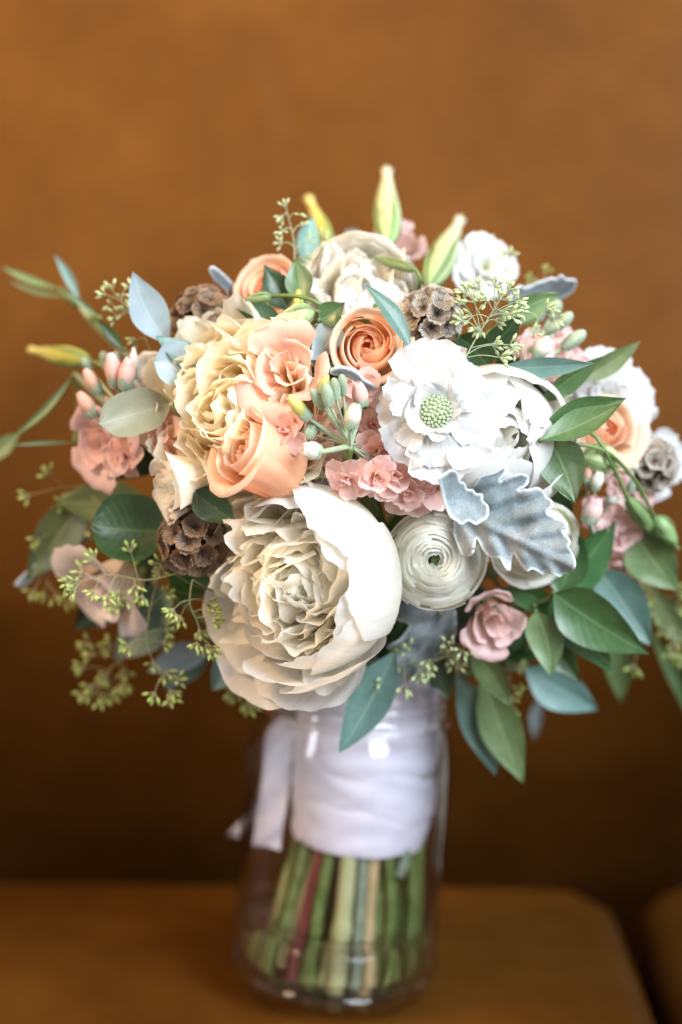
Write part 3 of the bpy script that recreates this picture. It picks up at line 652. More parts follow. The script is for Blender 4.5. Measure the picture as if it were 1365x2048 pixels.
def scabiosa(label, px, py, R, yaw, pitch, seed, add=0., front=False, n=9, button=True, petalmat='white', big=None, group=None):
    rng = random.Random(seed)
    t, mw, org, ax = head('scabiosa', label, 'scabiosa', px, py, R, yaw, pitch, .15, R*.5, add, group)
    for layer, (cnt, ln, el) in enumerate([(n-1, 1.0, .05), (n-3, .80, .34), (n, .46, .72)]):
        for k in range(cnt):
            a = 2*math.pi*(k+.5*layer)/cnt+rng.uniform(-.15, .15); e = el+rng.uniform(-.16, .14)
            L = R*ln*rng.uniform(.82, 1.15)*(big(a) if big else 1); W = L*rng.uniform(.85, 1.25)
            d = Vector((math.cos(a)*math.cos(e), math.sin(a)*math.cos(e), math.sin(e)))
            me = mesh('petal', *blade(L, W, 'fan' if layer < 2 else 'petal', rng, 19, 14, bend=rng.uniform(-.8, .3) if layer < 2 else -.3, bp=1.6, cup=rng.uniform(.1, .6), ruf=rng.uniform(.045, .085), rfreq=rng.uniform(2.2, 3.4), top=.24, frill=.035, ff=rng.uniform(5, 7)))
            link('petal', me, M[petalmat], t, blade_mtx((math.cos(a)*R*.10, math.sin(a)*R*.10, R*.03*layer), d, (0, 0, 1)))
    if button:
        parts = []; rb = R*.26
        for k in range(75):
            f = (k+.5)/75; th = math.acos(1-f*.95); a = k*2.39996
            d = Vector((math.sin(th)*math.cos(a), math.sin(th)*math.sin(a), math.cos(th)*.55)); parts.append(ball(d*rb+Vector((0, 0, R*.16)), R*.031, axis=d, n=6, m=4))
        parts.append(ball((0, 0, R*.14), rb*.97, rb*.97, rb*.55, n=14, m=8))
        put('button', merge(parts), 'button', t)
        parts = []
        for k in range(70):   # pale fringe of filaments round the button
            a = rng.uniform(0, 6.283); e = rng.uniform(.35, 1.1); d = Vector((math.cos(a)*math.cos(e), math.sin(a)*math.cos(e), math.sin(e)))
            b = Vector((math.cos(a), math.sin(a), 0))*rb*1.0+Vector((0, 0, R*.12)); v, f, u = blade(R*rng.uniform(.10, .24), R*.055, 'fan', rng, 4, 4, bend=rng.uniform(-.6, .3), ruf=.15, frill=.25)
            mm = blade_mtx(b, d, (0, 0, 1)); parts.append(([mm @ q for q in v], f, u))
        put('fringe', merge(parts), petalmat, t)
    add_stem(t, mw, org, -ax, front)
    return t

def star_pod(label, px, py, R, yaw, pitch, seed, mat='cup', add=0., n=30, cupr=.40):
    rng = random.Random(seed)
    t, mw, org, ax = head('scabiosa_pod', label, 'seed pod', px, py, R, yaw, pitch, 0, R, add+R*.75)
    put('core', ball((0, 0, 0), R*.70, n=16, m=10), 'star', t)
    def cupmesh(rg):
        nr, na = 7, 52; V = []; UV = []
        for j in range(nr):
            f = j/(nr-1)
            for i in range(na+1):
                a = 2*math.pi*i/na; rr = f*(1+.05*math.sin(a*13)*f+.05*math.sin(a*5+1.1)*f)
                z = .55*f**1.5+.035*f*math.sin(a*26)+.05*f*math.sin(a*3+.5); V.append(Vector((rr*math.cos(a), rr*math.sin(a), z))); UV.append((i/na, f))
        return V, grid_faces(nr, na+1), UV
    cm = pool('papery_cup_'+mat, 1, cupmesh)[0]
    def starmesh(rg):
        parts = [ball((0, 0, .10), .10, .10, .10)]
        for k in range(5):
            a = k*1.2566; parts.append(tube([Vector((0, 0, .08)), Vector((math.cos(a)*.28, math.sin(a)*.28, .30)), Vector((math.cos(a)*.55, math.sin(a)*.55, .60))], [.07, .045, .01], 4))
        return merge(parts)
    sm = pool('star', 1, starmesh)[0]
    for k in range(n):
        f = (k+.5)/n; th = math.acos(1-1.75*f); a = k*2.39996+rng.uniform(-.1, .1)
        d = Vector((math.sin(th)*math.cos(a), math.sin(th)*math.sin(a), math.cos(th))); s = R*cupr*rng.uniform(.9, 1.1)
        m = Matrix.Translation(d*R*.78) @ (frame(d+Vector((rng.uniform(-.12, .12),)*3), Vector((rng.uniform(-1, 1), rng.uniform(-1, 1), .3))).to_4x4()) @ Matrix.Diagonal((s, s, s, 1))
        c = link('papery_cup', cm, M[mat], t, m); link('star', sm, M['star'], c)
    add_stem(t, mw, org, -ax)
    return t

def lisianthus(label, px, py, R, yaw, pitch, seed, mat='blush', add=0., n=10, H=None, openness=1., front=False, name='lisianthus'):
    rng = random.Random(seed); H = H or R*1.5; h = H/R
    t, mw, org, ax = head(name, label, 'lisianthus', px, py, R, yaw, pitch, .6, H, add)
    for k in range(n):
        f = k/(n-1); a = k*2.39996; r1 = .16+.60*f; fl = openness*(.10+.5*f*f)
        pr = [(.06, 0), (r1*.55+.05, .18*h), (r1*.85, .52*h), (r1+.3*fl, .82*h), (r1+fl*.9, (.98-.10*f*openness)*h), (r1+fl*1.3, (1.0-.16*f*openness)*h)]
        put('petal', wrap_petal(pr, a, rad(66-14*f), rng, 21, 13, .20, 2.4, .35, spiral=.06, ruf=.030+.035*f, rfreq=2.3, frill=.035, scale=R), mat, t)
    sepals(t, rng, 5, R*.9, R*.16, .5, R*.12)
    add_stem(t, mw, org, -ax, front)
    return t

def lisianthus_bud(label, pb, pt, w, addb=0., addt=0., seed=0, mat='budgreen', stem_pts=None, sep_n=4, tip=.34, extra=None):
    """twisted bud from its foot pixel to its tip pixel"""
    rng = random.Random(seed); Yb = dome(*pb, addb); A = at(*pb, Yb); B = at(*pt, dome(*pt, addt) if addt is not None else Yb); d = B-A; L = d.length; W = w*mpp(Yb)
    rot = frame(d, Vector((0, -1, .2))); t, mw = thing('lisianthus_bud', label, 'flower bud', A, rot)
    nz, n = 26, 40; V = []; UV = []
    for j in range(nz):
        f = j/(nz-1); r = W/2*float(cinterp(np.array(f), [0, .1, .3, .55, .8, .93, 1], [.10, .62, .98, .86, .52, tip, tip*1.25]))
        for i in range(n+1):
            a = 2*math.pi*i/n; saw = ((a*3/(2*math.pi)+f*1.9) % 1.0)
            rr = r*(1-.14*saw*smooth(np.array(f), .1, .4)+(.16*math.sin(a*7+rng.random()*0)*max(0, f-.9)*10)); V.append(Vector((rr*math.cos(a), rr*math.sin(a), f*L+(.03*L*math.sin(a*5) if j == nz-1 else 0)))); UV.append((i/n, f))
    for i in range(n+1): a = 2*math.pi*i/n; V.append(Vector((.25*tip*W*math.cos(a), .25*tip*W*math.sin(a), L*.96))); UV.append((i/n, 1))
    put('furled_petals', (V, grid_faces(nz+1, n+1), UV), mat, t)
    for k in range(sep_n):
        a = 2*math.pi*k/sep_n+.5; sl = L*rng.uniform(.55, .75)
        v, f, u = blade(sl, W*.26, 'sepal', rng, 5, 12, bend=0, cup=.9); V = []
        for q in v:
            z = q.y; fz = min(1, z/L); r = W/2*float(cinterp(np.array(fz), [0, .1, .3, .55, .8, .93, 1], [.10, .62, .98, .86, .52, tip, tip*1.25]))*1.06+.0003+(.10*W*max(0, z/sl-.8)*4)
            aa = a+q.x/max(r, W*.12)*.8; V.append(Vector((r*math.cos(aa), r*math.sin(aa), z)))
        put('sepal', (V, f, u), 'sepal', t)
    if stem_pts:
        pts = [A]+[at(x, y, dome(x, y, ad)) for x, y, ad in stem_pts]
        inv = mw.inverted(); put('stalk', tube([inv @ p for p in spline(pts, 8)], mpp(Yb)*4.2, 7), 'stem', t)
        st, bk = pts[-1], (pts[-1]-pts[-2]).normalized()
    else: st, bk = A, -d.normalized()
    add_stem(t, mw, st, bk, r=.0012)
    return t, mw

def leaf_data(pb, pt, w, prof, rng, roll=0., bend=.35, fold=.18, Yb=0., Yt=0., cupv=.25, ruf=.035):
    A = at(*pb, Yb); B = at(*pt, Yt); d = B-A; L = d.length*(1+abs(bend)*.06)
    view = (CAM-A).normalized(); y = d.normalized(); n = view-y*view.dot(y); n.normalize()
    n = Matrix.Rotation(rad(roll), 3, y) @ n
    W = w*mpp((Yb+Yt)/2)/max(.45, abs(math.cos(rad(roll))))
    v, f, u = blade(L, W, prof, rng, 11, 16, bend=bend, cup=cupv, fold=fold, ruf=ruf, rfreq=2.0)
    bow = rng.uniform(-.14, .14); v = [Vector((q.x+bow*L*4*max(0., (q.y/L)*(1-q.y/L))*.5, q.y, q.z)) for q in v]
    # tilt the blade so that its tip still lands where it should
    tip = v[-6]; a = math.atan2(tip.z, tip.y); R = Matrix.Rotation(-a, 3, 'X'); sc = d.length/math.hypot(tip.y, tip.z)
    m = blade_mtx(A, d, n)
    return [m @ (R @ q*sc) for q in v], f, u, A
def sprig(name, label, cat, leaves, stem_to=None, twig='stem', tr=.0011, group=None, stem=True):
    """leaves: (bx,by,tx,ty,w, material, profile, addb, addt, roll, bend)"""
    rng = random.Random(hash_str(label)); l0 = leaves[0]
    A0 = at(l0[0], l0[1], dome(l0[0], l0[1], l0[7])); t, mw = thing(name, label, cat, A0, None, group); inv = mw.inverted()
    for l in leaves:
        bx, by, tx, ty, w, mt, prof, ab, a2, roll, bend = l
        v, f, u, A = leaf_data((bx, by), (tx, ty), w, prof, rng, roll, bend, Yb=dome(bx, by, ab), Yt=dome(bx, by, a2))
        put('leaf', ([inv @ q for q in v], f, u), mt, t)
        if A != A0:
            mid = (A+A0)/2+Vector((0, .012, -.004)); put('twig', tube([inv @ p for p in spline([A, mid, A0+Vector((0, .004, 0))], 5)], tr, 5), twig, t)
    if stem:
        c = JAR @ Vector((BX, 0, .155)); bk = (c-A0).normalized(); add_stem(t, mw, A0, bk, r=tr*1.2)
    return t, mw

def umbel_data(base, d, s, rng, n=6, sl=1.0):
    """one little head of seed capsules: stalks and capsules"""
    tw = []; sd = []; R = frame(d)
    for k in range(n):
        a = k*2*math.pi/max(1, n-1)+rng.uniform(-.3, .3); e = .15 if k == n-1 else rng.uniform(.55, 1.15)
        dd = R @ Vector((math.cos(a)*math.sin(e), math.sin(a)*math.sin(e), math.cos(e))); l = s*rng.uniform(.85, 1.2)*sl; q = Vector(base)+dd*l
        tw.append(tube([base, q], [s*.085, s*.10], 5, False))
        sd.append(ball(q+dd*s*.34, s*.24, s*.24, s*.46, axis=dd, n=7, m=6, prof=[.1, .62, 1.0, .95, .60, .36, .05]))
    return tw, sd
def seed_sprig(label, main, branches, seed, s=13, add=0., adds=None, mat='seed', n=6, stem=True, r=3.0, twigm='twig', group=None):
    """main: pixel path from root to tip; branches: (index on main 0..1, px, py) ends with seed heads"""
    rng = random.Random(seed); m = len(main)
    path = [at(x, y, dome(main[0][0], main[0][1], add)+(adds or 0)*(i/(m-1))) for i, (x, y) in enumerate(main)]
    A0 = path[0]; t, mw = thing('seeded_eucalyptus', label, 'eucalyptus', A0, None, group); inv = mw.inverted()
    P = spline(path, 10); k = mpp(P[0].y)
    put('twig', tube([inv @ p for p in P], [r*k*(1-.55*j/len(P))*.5 for j in range(len(P))], 6), twigm, t)
    ends = [(1.0, None, None)]+branches
    for (f, x, y) in ends:
        j = min(len(P)-1, int(f*(len(P)-1)))
        if x is None: E = P[-1]; d = (P[-1]-P[-2]).normalized()
        else:
            B = P[j]; E = at(x, y, B.y+rng.uniform(-.006, .004)); mid = (B+E)/2+Vector((0, 0, .001)); d = (E-mid).normalized()
            put('twig', tube([inv @ p for p in spline([B, mid, E], 4)], r*k*.30, 5), twigm, t)
        tw, sd = umbel_data(inv @ E, d, s*k, rng, n+rng.randint(-1, 1)); h = put('seed_head', merge(sd), mat, t); put('seed_stalks', merge(tw), twigm, h)
    if stem:
        c = JAR @ Vector((BX, 0, .155)); add_stem(t, mw, A0, (c-A0).normalized(), r=k*r*.5, mat='twig')
    return t, mw

def outline_leaf(name, label, cat, pts, Y0, gx=0., gy=0., curl=0., seed=0, thick=.0007, mat='felt', wav=.0014, center=None, rib=None):
    """lobed leaf: its outline at its own depth, filled, curved and given thickness"""
    rng = random.Random(seed); n = len(pts); cx = sum(p[0] for p in pts)/n; cy = sum(p[1] for p in pts)/n
    # rounded outline
    ol = []
    for i in range(n):
        p0, p1, p2, p3 = [pts[(i+k) % n] for k in (-1, 0, 1, 2)]
        for q in range(4):
            tt = q/4; ol.append(tuple(.5*((2*p1[c])+(p2[c]-p0[c])*tt+(2*p0[c]-5*p1[c]+4*p2[c]-p3[c])*tt*tt+(3*p1[c]-p0[c]-3*p2[c]+p3[c])*tt**3) for c in (0, 1)))
    xs = [p[0] for p in ol]; ys = [p[1] for p in ol]; step = max(3.5, (max(xs)-min(xs))/46)
    A = np.array(ol); inner = []
    def inside(x, y):
        c = False; j = len(ol)-1
        for i in range(len(ol)):
            if ((ol[i][1] > y) != (ol[j][1] > y)) and x < (ol[j][0]-ol[i][0])*(y-ol[i][1])/(ol[j][1]-ol[i][1])+ol[i][0]: c = not c
            j = i
        return c
    y = min(ys); row = 0
    while y < max(ys):
        x = min(xs)+(row % 2)*step*.5
        while x < max(xs):
            if inside(x, y) and np.min(np.hypot(A[:, 0]-x, A[:, 1]-y)) > step*.55: inner.append((x, y))
            x += step
        y += step*.87; row += 1
    allp = ol+inner
    vs, es, fs, *_ = delaunay_2d_cdt([Vector(p) for p in allp], [(i, (i+1) % len(ol)) for i in range(len(ol))], [], 1, 1e-4)
    t, mw = thing(name, label, cat, at(cx, cy, Y0)); inv = mw.inverted()
    V = []; UV = []; size = max(max(xs)-min(xs), max(ys)-min(ys))
    bx, by = center or (cx, cy); k = mpp(Y0)
    for v in vs:
        dx, dy = v.x-cx, v.y-cy; dist = float(np.min(np.hypot(A[:, 0]-v.x, A[:, 1]-v.y)))
        Y = Y0+gx*dx*k+gy*dy*k + curl*((v.x-bx)**2+(v.y-by)**2)/size*k + wav*noise.noise(Vector((v.x*.013+seed, v.y*.013, seed*1.7))) + wav*.35*noise.noise(Vector((v.x*.035, v.y*.035, seed*2.7)))
        if rib:
            (x1, y1), (x2, y2) = rib; L = math.hypot(x2-x1, y2-y1); dd = ((v.x-x1)*(y2-y1)-(v.y-y1)*(x2-x1))/L; al = ((v.x-x1)*(x2-x1)+(v.y-y1)*(y2-y1))/L
            Y += -.0020*math.exp(-(dd/8)**2) + .0016*math.sin((al*.8+abs(dd)*-.9)*.12)*min(1, abs(dd)/25)
        V.append(inv @ at(v.x, v.y, Y)); UV.append((v.x/size, min(1, dist/30)))
    me = mesh('blade', V, [tuple(f) for f in fs], UV)
    o = link('blade', me, M[mat], t); md = o.modifiers.new('thickness', 'SOLIDIFY'); md.thickness = thick; md.offset = 0
    return t, mw

def stock(label, seed, florets, buds, mat='pink', root=None, cat='stock flower', front=False, twigs=True):
    """florets: (px,py,r,yaw,pitch,add[,mat]); buds: (px,py,tipx,tipy,w,add,petalmat,kind)"""
    rng = random.Random(seed); rx, ry, ra = root; A0 = at(rx, ry, dome(rx, ry, ra)); t, mw = thing('stock_flower', label, cat, A0); inv = mw.inverted()
    for fl in florets:
        px, py, r, yaw, pitch, add = fl[:6]; mt = fl[6] if len(fl) > 6 else mat
        Y = dome(px, py, add); c = at(px, py, Y); R = r*mpp(Y); ax = axis_of(yaw, pitch); fr = frame(ax)
        for layer, (cnt, e, ls) in enumerate([(4, .25, 1.0), (4, .75, .8), (3, 1.15, .6)]):
            for k in range(cnt):
                a = 2*math.pi*(k+.5*layer)/cnt+rng.uniform(-.25, .25)+seed; ee = e+rng.uniform(-.2, .2)
                d = fr @ Vector((math.cos(a)*math.cos(ee), math.sin(a)*math.cos(ee), math.sin(ee))); L = R*ls*1.3*rng.uniform(.88, 1.1)
                me = mesh('petal', *blade(L, L*rng.uniform(.85, 1.15), 'petal', rng, 11, 10, bend=-rng.uniform(.2, .9) if layer < 2 else .5, bp=1.5, cup=rng.uniform(.3, .9), ruf=.07, rfreq=2.5, top=.2, frill=.04))
                link('petal', me, M[mt], t, blade_mtx(inv @ (c-ax*R*.35), d, ax))
        if twigs: put('twig', tube([inv @ p for p in spline([c-ax*R*.35, (c+A0)/2+Vector((0, .008, 0)), A0], 5)], 2.6*mpp(Y), 6), 'stemgrey', t)
    for (bx, by, tx, ty, w, add, mt, kind) in buds:
        Y = dome(bx, by, add); A = at(bx, by, Y); B = at(tx, ty, Y-.002); d = B-A; L = d.length; W = w*mpp(Y)
        m = Matrix.Translation(inv @ A) @ frame(d).to_4x4()
        b = link('bud', mesh('bud', *ball((0, 0, L*.5), W*.42, W*.42, L*.5, n=14, m=10)), M['stocksepal'] if kind == 'green' else M[mt], t, m)
        if kind != 'green':
            for k in range(6):
                a = k*1.05+rng.uniform(-.2, .2)
                link('bud_petal', mesh('bud_petal', *blade(L*.85, W*.62, 'petal', rng, 8, 9, bend=.75, bp=1.4, cup=1.2, ruf=.05, top=.2, frill=.05)), M[mt], b, blade_mtx((math.cos(a)*W*.36, math.sin(a)*W*.36, L*.28), (math.cos(a)*.12, math.sin(a)*.12, 1), (-math.cos(a), -math.sin(a), 0)))
        for k in range(4):
            a = k*1.571+.4; sl = L*(.62 if kind != 'green' else .98)
            link('sepal', mesh('sepal', *blade(sl, W*.72, 'sepal', rng, 6, 8, bend=.55 if kind != 'green' else .75, cup=1.1)), M['stocksepal'], b, blade_mtx((math.cos(a)*W*.34, math.sin(a)*W*.34, 0), (math.cos(a)*.30, math.sin(a)*.30, 1), (-math.cos(a), -math.sin(a), 0)))
        if twigs:
            mid = (A*.6+A0*.4); put('twig', tube([inv @ p for p in spline([A+d*.1, mid, A0], 6)], [max(2.6, w*.10)*mpp(Y)*(1+.4*j/12) for j in range(13)], 7), 'stemgrey', t)
    c = JAR @ Vector((BX, 0, .155)); add_stem(t, mw, A0, (c-A0).normalized(), front, mat=None if front else 'stemgrey')
    return t, mw
#@@PLACE
# ------------------------------------------------------------------ the bouquet: large flowers
peony('large white peony, wide open with ruffled creamy heart, above the jar mouth', 630, 1152, .0342, -32, -2,
      [(4, 34, 'closed', 1.15), (-42, 36, 'closed', 1.08), (52, 36, 'closed', 1.09), (-16, 34, 'closed', 1.00), (40, 34, 'closed', .97), (92, 36, 'cup', .95), (120, 34, 'cup', .90), (-70, 34, 'closed', 1.02), (-92, 32, 'cup', 1.10), (150, 36, 'flat', .74), (188, 30, 'flat', .92), (215, 28, 'open', 1.02), (240, 28, 'open', 1.12), (268, 30, 'open', 1.06), (293, 28, 'cup', 1.16), (165, 32, 'open', .84), (205, 36, 'cup', .82), (250, 34, 'cup', .90)],
      104, 3, 'peony', 'peony_in', H=.0395, add=-.004, front=True, inner_h=1.34, inner_spread=1.05, inner_rad=.9, shut=10)
peony('cream peony tinted for warm light, with ruffled petals behind the open peach rose', 488, 828, .031, -24, 14,
      [(60, 48, 'open', .78), (105, 48, 'open', .84), (150, 48, 'open', .76), (200, 44, 'open', .80), (250, 44, 'open', .82), (20, 44, 'open', .74), (-30, 44, 'open', .80)],
      84, 8, 'peony_gold', 'peony_gold', H=.034, add=.014, inner_h=1.25, inner_spread=1.15, inner_rad=1.0)
peony('smooth white peony, half closed, behind the white scabiosa', 984, 880, .0280, 14, 10,
      [(10, 52, 'closed', 1.09), (-58, 54, 'closed', 1.13), (75, 52, 'closed', 1.05), (130, 50, 'bud', 1.00), (190, 50, 'bud', 1.02), (-115, 50, 'bud', 1.06), (40, 46, 'bud', .95), (-20, 46, 'bud', .92), (100, 44, 'bud', .88), (220, 44, 'bud', .86), (-80, 44, 'bud', .84), (0, 56, 'bud', .74), (120, 56, 'bud', .70), (240, 56, 'bud', .66), (30, 80, 'bud', .54), (150, 80, 'bud', .50), (270, 80, 'bud', .46), (90, 90, 'bud', .36), (210, 90, 'bud', .30), (330, 90, 'bud', .24)],
      14, 5, 'peony', 'peony_in', H=.032, add=.014, front=True, inner_h=1.2, inner_spread=.4, inner_rad=.5)
ranunculus('round white ranunculus with a green eye, many thin rings of petals', 872, 1120, .0192, -4, 12, 4, n=62, add=-.004, front=True)
ranunculus('closed white ranunculus half covered by the big silver leaf', 1072, 1092, .0178, 14, -18, 14, n=40, add=.008, eye=False, closed=.8, front=True)
rose('peach rose in a cup of pale petals beside the scabiosa pod', 738, 695, .0158, 0, 14, 22, add=.004, front=True, openness=.35)
rose('open peach rose lying on its side against the warm-tinted peony', 518, 912, .0170, -58, 26, 33, add=-.008, front=True, openness=.7, H=.032)
rose('pale peach rose at the edge, behind long green leaves', 1205, 862, .0130, 25, 10, 41, add=.008, front=True)
rose('coral rose tucked behind leaves at the top, out of focus', 548, 585, .0145, -25, 30, 45, add=.035, openness=.5)
scabiosa('white scabiosa flower with a pale green button centre', 872, 824, .0250, 0, 12, 51, add=-.020, n=9, front=True)
scabiosa('white scabiosa at the outer edge above a peach rose', 1215, 800, .0215, 22, 14, 52, add=.020, button=False, n=9)
scabiosa('white scabiosa behind the pale brown pod at the edge', 1320, 925, .0165, 35, 0, 53, add=.022, button=False, n=9)
scabiosa('white ruffled flower behind the leaning green bud', 972, 535, .0150, 20, 25, 54, add=.035, button=False, n=8)
scabiosa('white ruffled bloom rising above the upper peach rose', 752, 612, .0150, 0, 40, 55, add=.016, button=False, n=9)
peony('broad cream petalled bloom at the crown of the bouquet', 715, 598, .0215, 0, 34,
      [(90, 54, 'cup', 1.05), (40, 46, 'cup', 1.0), (140, 46, 'cup', 1.0), (0, 46, 'open', .9), (180, 46, 'open', .9), (-60, 46, 'open', .8), (240, 46, 'open', .8), (70, 40, 'cup', .92), (115, 40, 'cup', .90)],
      56, 57, 'cream', 'cream', H=.024, add=.032, inner_h=1.3, inner_spread=1.0, inner_rad=.9)
star_pod('tan papery scabiosa seed pod beside the upper peach rose', 864, 634, .0125, -4, 10, 61, add=-.004)
star_pod('brown scabiosa seed pod against the warm-tinted peony', 412, 640, .0142, -15, 20, 62, 'cupdark', add=.010)
star_pod('dark brown scabiosa seed pod beside the large white peony', 388, 1078, .0145, -20, 4, 63, 'cupdark', add=-.006)
star_pod('pale brown scabiosa seed pod at the outer edge', 1300, 930, .0120, 25, 4, 64, 'cup', add=.000)
lisianthus('pink lisianthus with frilled edges below the ranunculus', 985, 1232, .0155, 8, -10, 71, 'blush', add=.004, n=8, openness=.5, front=True)
lisianthus('peach pink frilled lisianthus resting on the warm-tinted peony', 585, 745, .0175, -12, 22, 72, 'coral', add=-.002, n=8, openness=.9, front=True)
lisianthus('cream folded lisianthus below the warm-tinted peony', 375, 965, .0165, -62, -10, 73, 'cream', add=.004, n=9, openness=.35, H=.030)
lisianthus('pale blush lisianthus drooping behind the seeded eucalyptus', 225, 1180, .0195, -42, -30, 74, 'blush2', add=.010, n=7, openness=1.0, H=.026)
lisianthus('dusky coral bloom in shade below the drab round leaf', 225, 880, .0180, -40, -8, 75, 'blush', add=.022, n=9, openness=.8)
lisianthus('small cream bloom behind the blue grey leaf', 312, 760, .0115, -25, 25, 76, 'cream', add=.020, n=8, openness=.5)
lisianthus('blurred blush bloom behind the top bud', 800, 500, .0110, 10, 40, 77, 'blush', add=.060, n=7, openness=.7)

# ------------------------------------------------------------------ stock spires
stock('pink stock spire with grey green buds in the middle of the bouquet', 1.0,
      [(572, 862, 40, -35, 15, -.012), (702, 868, 46, 0, 5, .004), (760, 905, 44, 10, -10, -.004), (652, 868, 38, -20, -20, .006), (640, 945, 50, -25, -25, .006), (692, 962, 42, -20, -20, -.012), (752, 955, 42, 0, -10, -.014), (790, 948, 48, 15, 5, -.012), (815, 985, 44, 10, -25, -.010), (855, 975, 52, 20, -5, -.004), (745, 845, 34, 5, 10, .002), (800, 870, 44, 20, 0, .002), (722, 775, 40, 10, 20, -.004)],
      [(618, 838, 580, 795, 34, -.016, 'budgold', 'half'), (642, 905, 608, 898, 46, -.020, 'cream', 'half'), (648, 815, 622, 778, 26, -.020, 'pink', 'green'), (660, 812, 650, 765, 30, -.024, 'pink', 'green'), (672, 798, 668, 755, 26, -.022, 'pink', 'green'), (686, 788, 684, 748, 24, -.020, 'pink', 'green'), (640, 790, 655, 752, 24, -.012, 'budgold', 'half'), (700, 855, 712, 812, 40, -.022, 'cream', 'half'), (725, 812, 716, 768, 40, -.014, 'pink', 'half'), (628, 850, 612, 880, 34, -.012, 'pink', 'green')],
      'pink', root=(700, 892, -.010), front=True)
stock('blush stock with plump pink buds beside the round drab leaf', 2.0,
      [(245, 915, 40, -30, -10, .010, 'pink'), (322, 862, 40, -40, 10, .006, 'coral'), (330, 905, 34, -40, -30, .006, 'coral')],
      [(235, 775, 222, 712, 44, .004, 'pink', 'half'), (250, 778, 258, 720, 42, .002, 'pink', 'half'), (198, 785, 172, 742, 34, .004, 'coral', 'half'), (265, 765, 268, 700, 26, .014, 'cream', 'half'), (190, 832, 160, 788, 38, .008, 'coral', 'half'), (232, 740, 232, 702, 26, .014, 'pink', 'green'), (215, 738, 205, 702, 26, .018, 'pink', 'green'), (180, 740, 165, 715, 22, .018, 'pink', 'green')],
      'pink', root=(268, 845, .020))
stock('pale blush stock with pointed green buds above the long grey leaf', 3.0,
      [(1065, 700, 36, 10, 10, .012, 'blush'), (1118, 668, 30, 20, 20, .018, 'blush'), (1105, 745, 46, 15, 0, .016, 'blush'), (1145, 728, 38, 25, 10, .020, 'blush'), (1060, 770, 40, 0, -20, .016, 'blush')],
      [(1068, 712, 1100, 680, 44, .002, 'cream', 'half'), (1092, 665, 1122, 645, 26, .004, 'pink', 'green'), (1115, 655, 1145, 625, 30, .010, 'pink', 'green'), (1128, 695, 1172, 662, 34, .006, 'pink', 'green'), (1100, 635, 1120, 600, 34, .016, 'pink', 'green'), (1075, 640, 1085, 600, 30, .018, 'pink', 'green')],
      'blush', root=(1050, 745, .022))
stock('pale pink stock with furled buds behind the drooping green buds', 4.0,
      [(1225, 1030, 38, 20, -10, .006, 'blush'), (1200, 1025, 34, 10, -10, .006, 'blush'), (1245, 1075, 36, 25, -20, .008, 'blush'), (1235, 1125, 40, 25, -30, .010, 'pink'), (1290, 990, 28, 30, 0, .008, 'blush'), (1240, 965, 30, 20, 10, .014, 'blush')],
      [(1178, 1045, 1192, 998, 50, -.004, 'blush', 'half'), (1188, 978, 1200, 945, 32, -.002, 'cream', 'half'), (1215, 1005, 1235, 995, 22, 0., 'cream', 'half'), (1172, 965, 1178, 930, 24, .002, 'coral', 'half'), (1258, 985, 1270, 955, 20, .006, 'pink', 'green')],
      'blush', root=(1190, 1070, .016))

# ------------------------------------------------------------------ lisianthus buds
lisianthus_bud('tall upright green yellow bud with spiral folds at the top', (776, 492), (774, 342), 58, .012, .045, 81, stem_pts=[(776, 520, .018), (772, 580, .04)])
lisianthus_bud('plump green yellow bud leaning beside the tan seed pod', (858, 572), (920, 440), 62, -.002, .03, 82, stem_pts=[(838, 600, .01), (822, 640, .03)])
lisianthus_bud('blurred yellow bud pointing up behind the crown', (662, 492), (618, 398), 34, .05, .05, 83, 'budgold', tip=.5)
lisianthus_bud('yellow green bud pointing sideways from the shaded side', (182, 722), (62, 700), 44, .02, .01, 84, 'budgold', stem_pts=[(210, 735, .024), (260, 770, .03)])
lisianthus_bud('small pale green bud curling over the coral lisianthus', (630, 622), (545, 645), 50, -.004, -.004, 85, 'budgreen', stem_pts=[(672, 628, .0), (700, 660, .02)])
lisianthus_bud('narrow golden bud standing between leaves near the crown', (596, 640), (598, 568), 24, .004, .012, 86, 'budgold', stem_pts=[(600, 660, .01), (620, 700, .03)], tip=.6)
lisianthus_bud('slim drooping green bud on an arching stalk', (1255, 995), (1318, 1085), 36, -.012, -.006, 87, 'sepal', stem_pts=[(1225, 930, -.012), (1190, 872, -.006), (1140, 850, .01)], sep_n=5)
lisianthus_bud('drooping green bud with a long point at the arching stalk end', (1308, 1032), (1358, 1098), 42, -.008, None, 88, 'sepal', stem_pts=[(1270, 960, -.010), (1215, 905, -.010), (1150, 888, -.006), (1090, 890, .006)], sep_n=5, tip=.12)
lisianthus_bud('pale yellow bud with ruffled mouth under the peach rose', (1165, 915), (1258, 925), 66, .000, .000, 89, 'budgreen', tip=.72, stem_pts=[(1130, 895, .005), (1095, 890, .02)])
lisianthus_bud('thin green calyx reaching sideways above the small pale bud', (545, 592), (482, 602), 26, .000, -.002, 90, 'sepal', stem_pts=[(590, 592, -.006), (632, 604, -.006), (668, 630, .0)], tip=.15)
lisianthus_bud('narrow pointed leafy bud lying over the crown bloom', (832, 540), (738, 512), 24, .000, .012, 91, 'sepal', stem_pts=[(840, 560, .004), (830, 600, .02)], tip=.1)

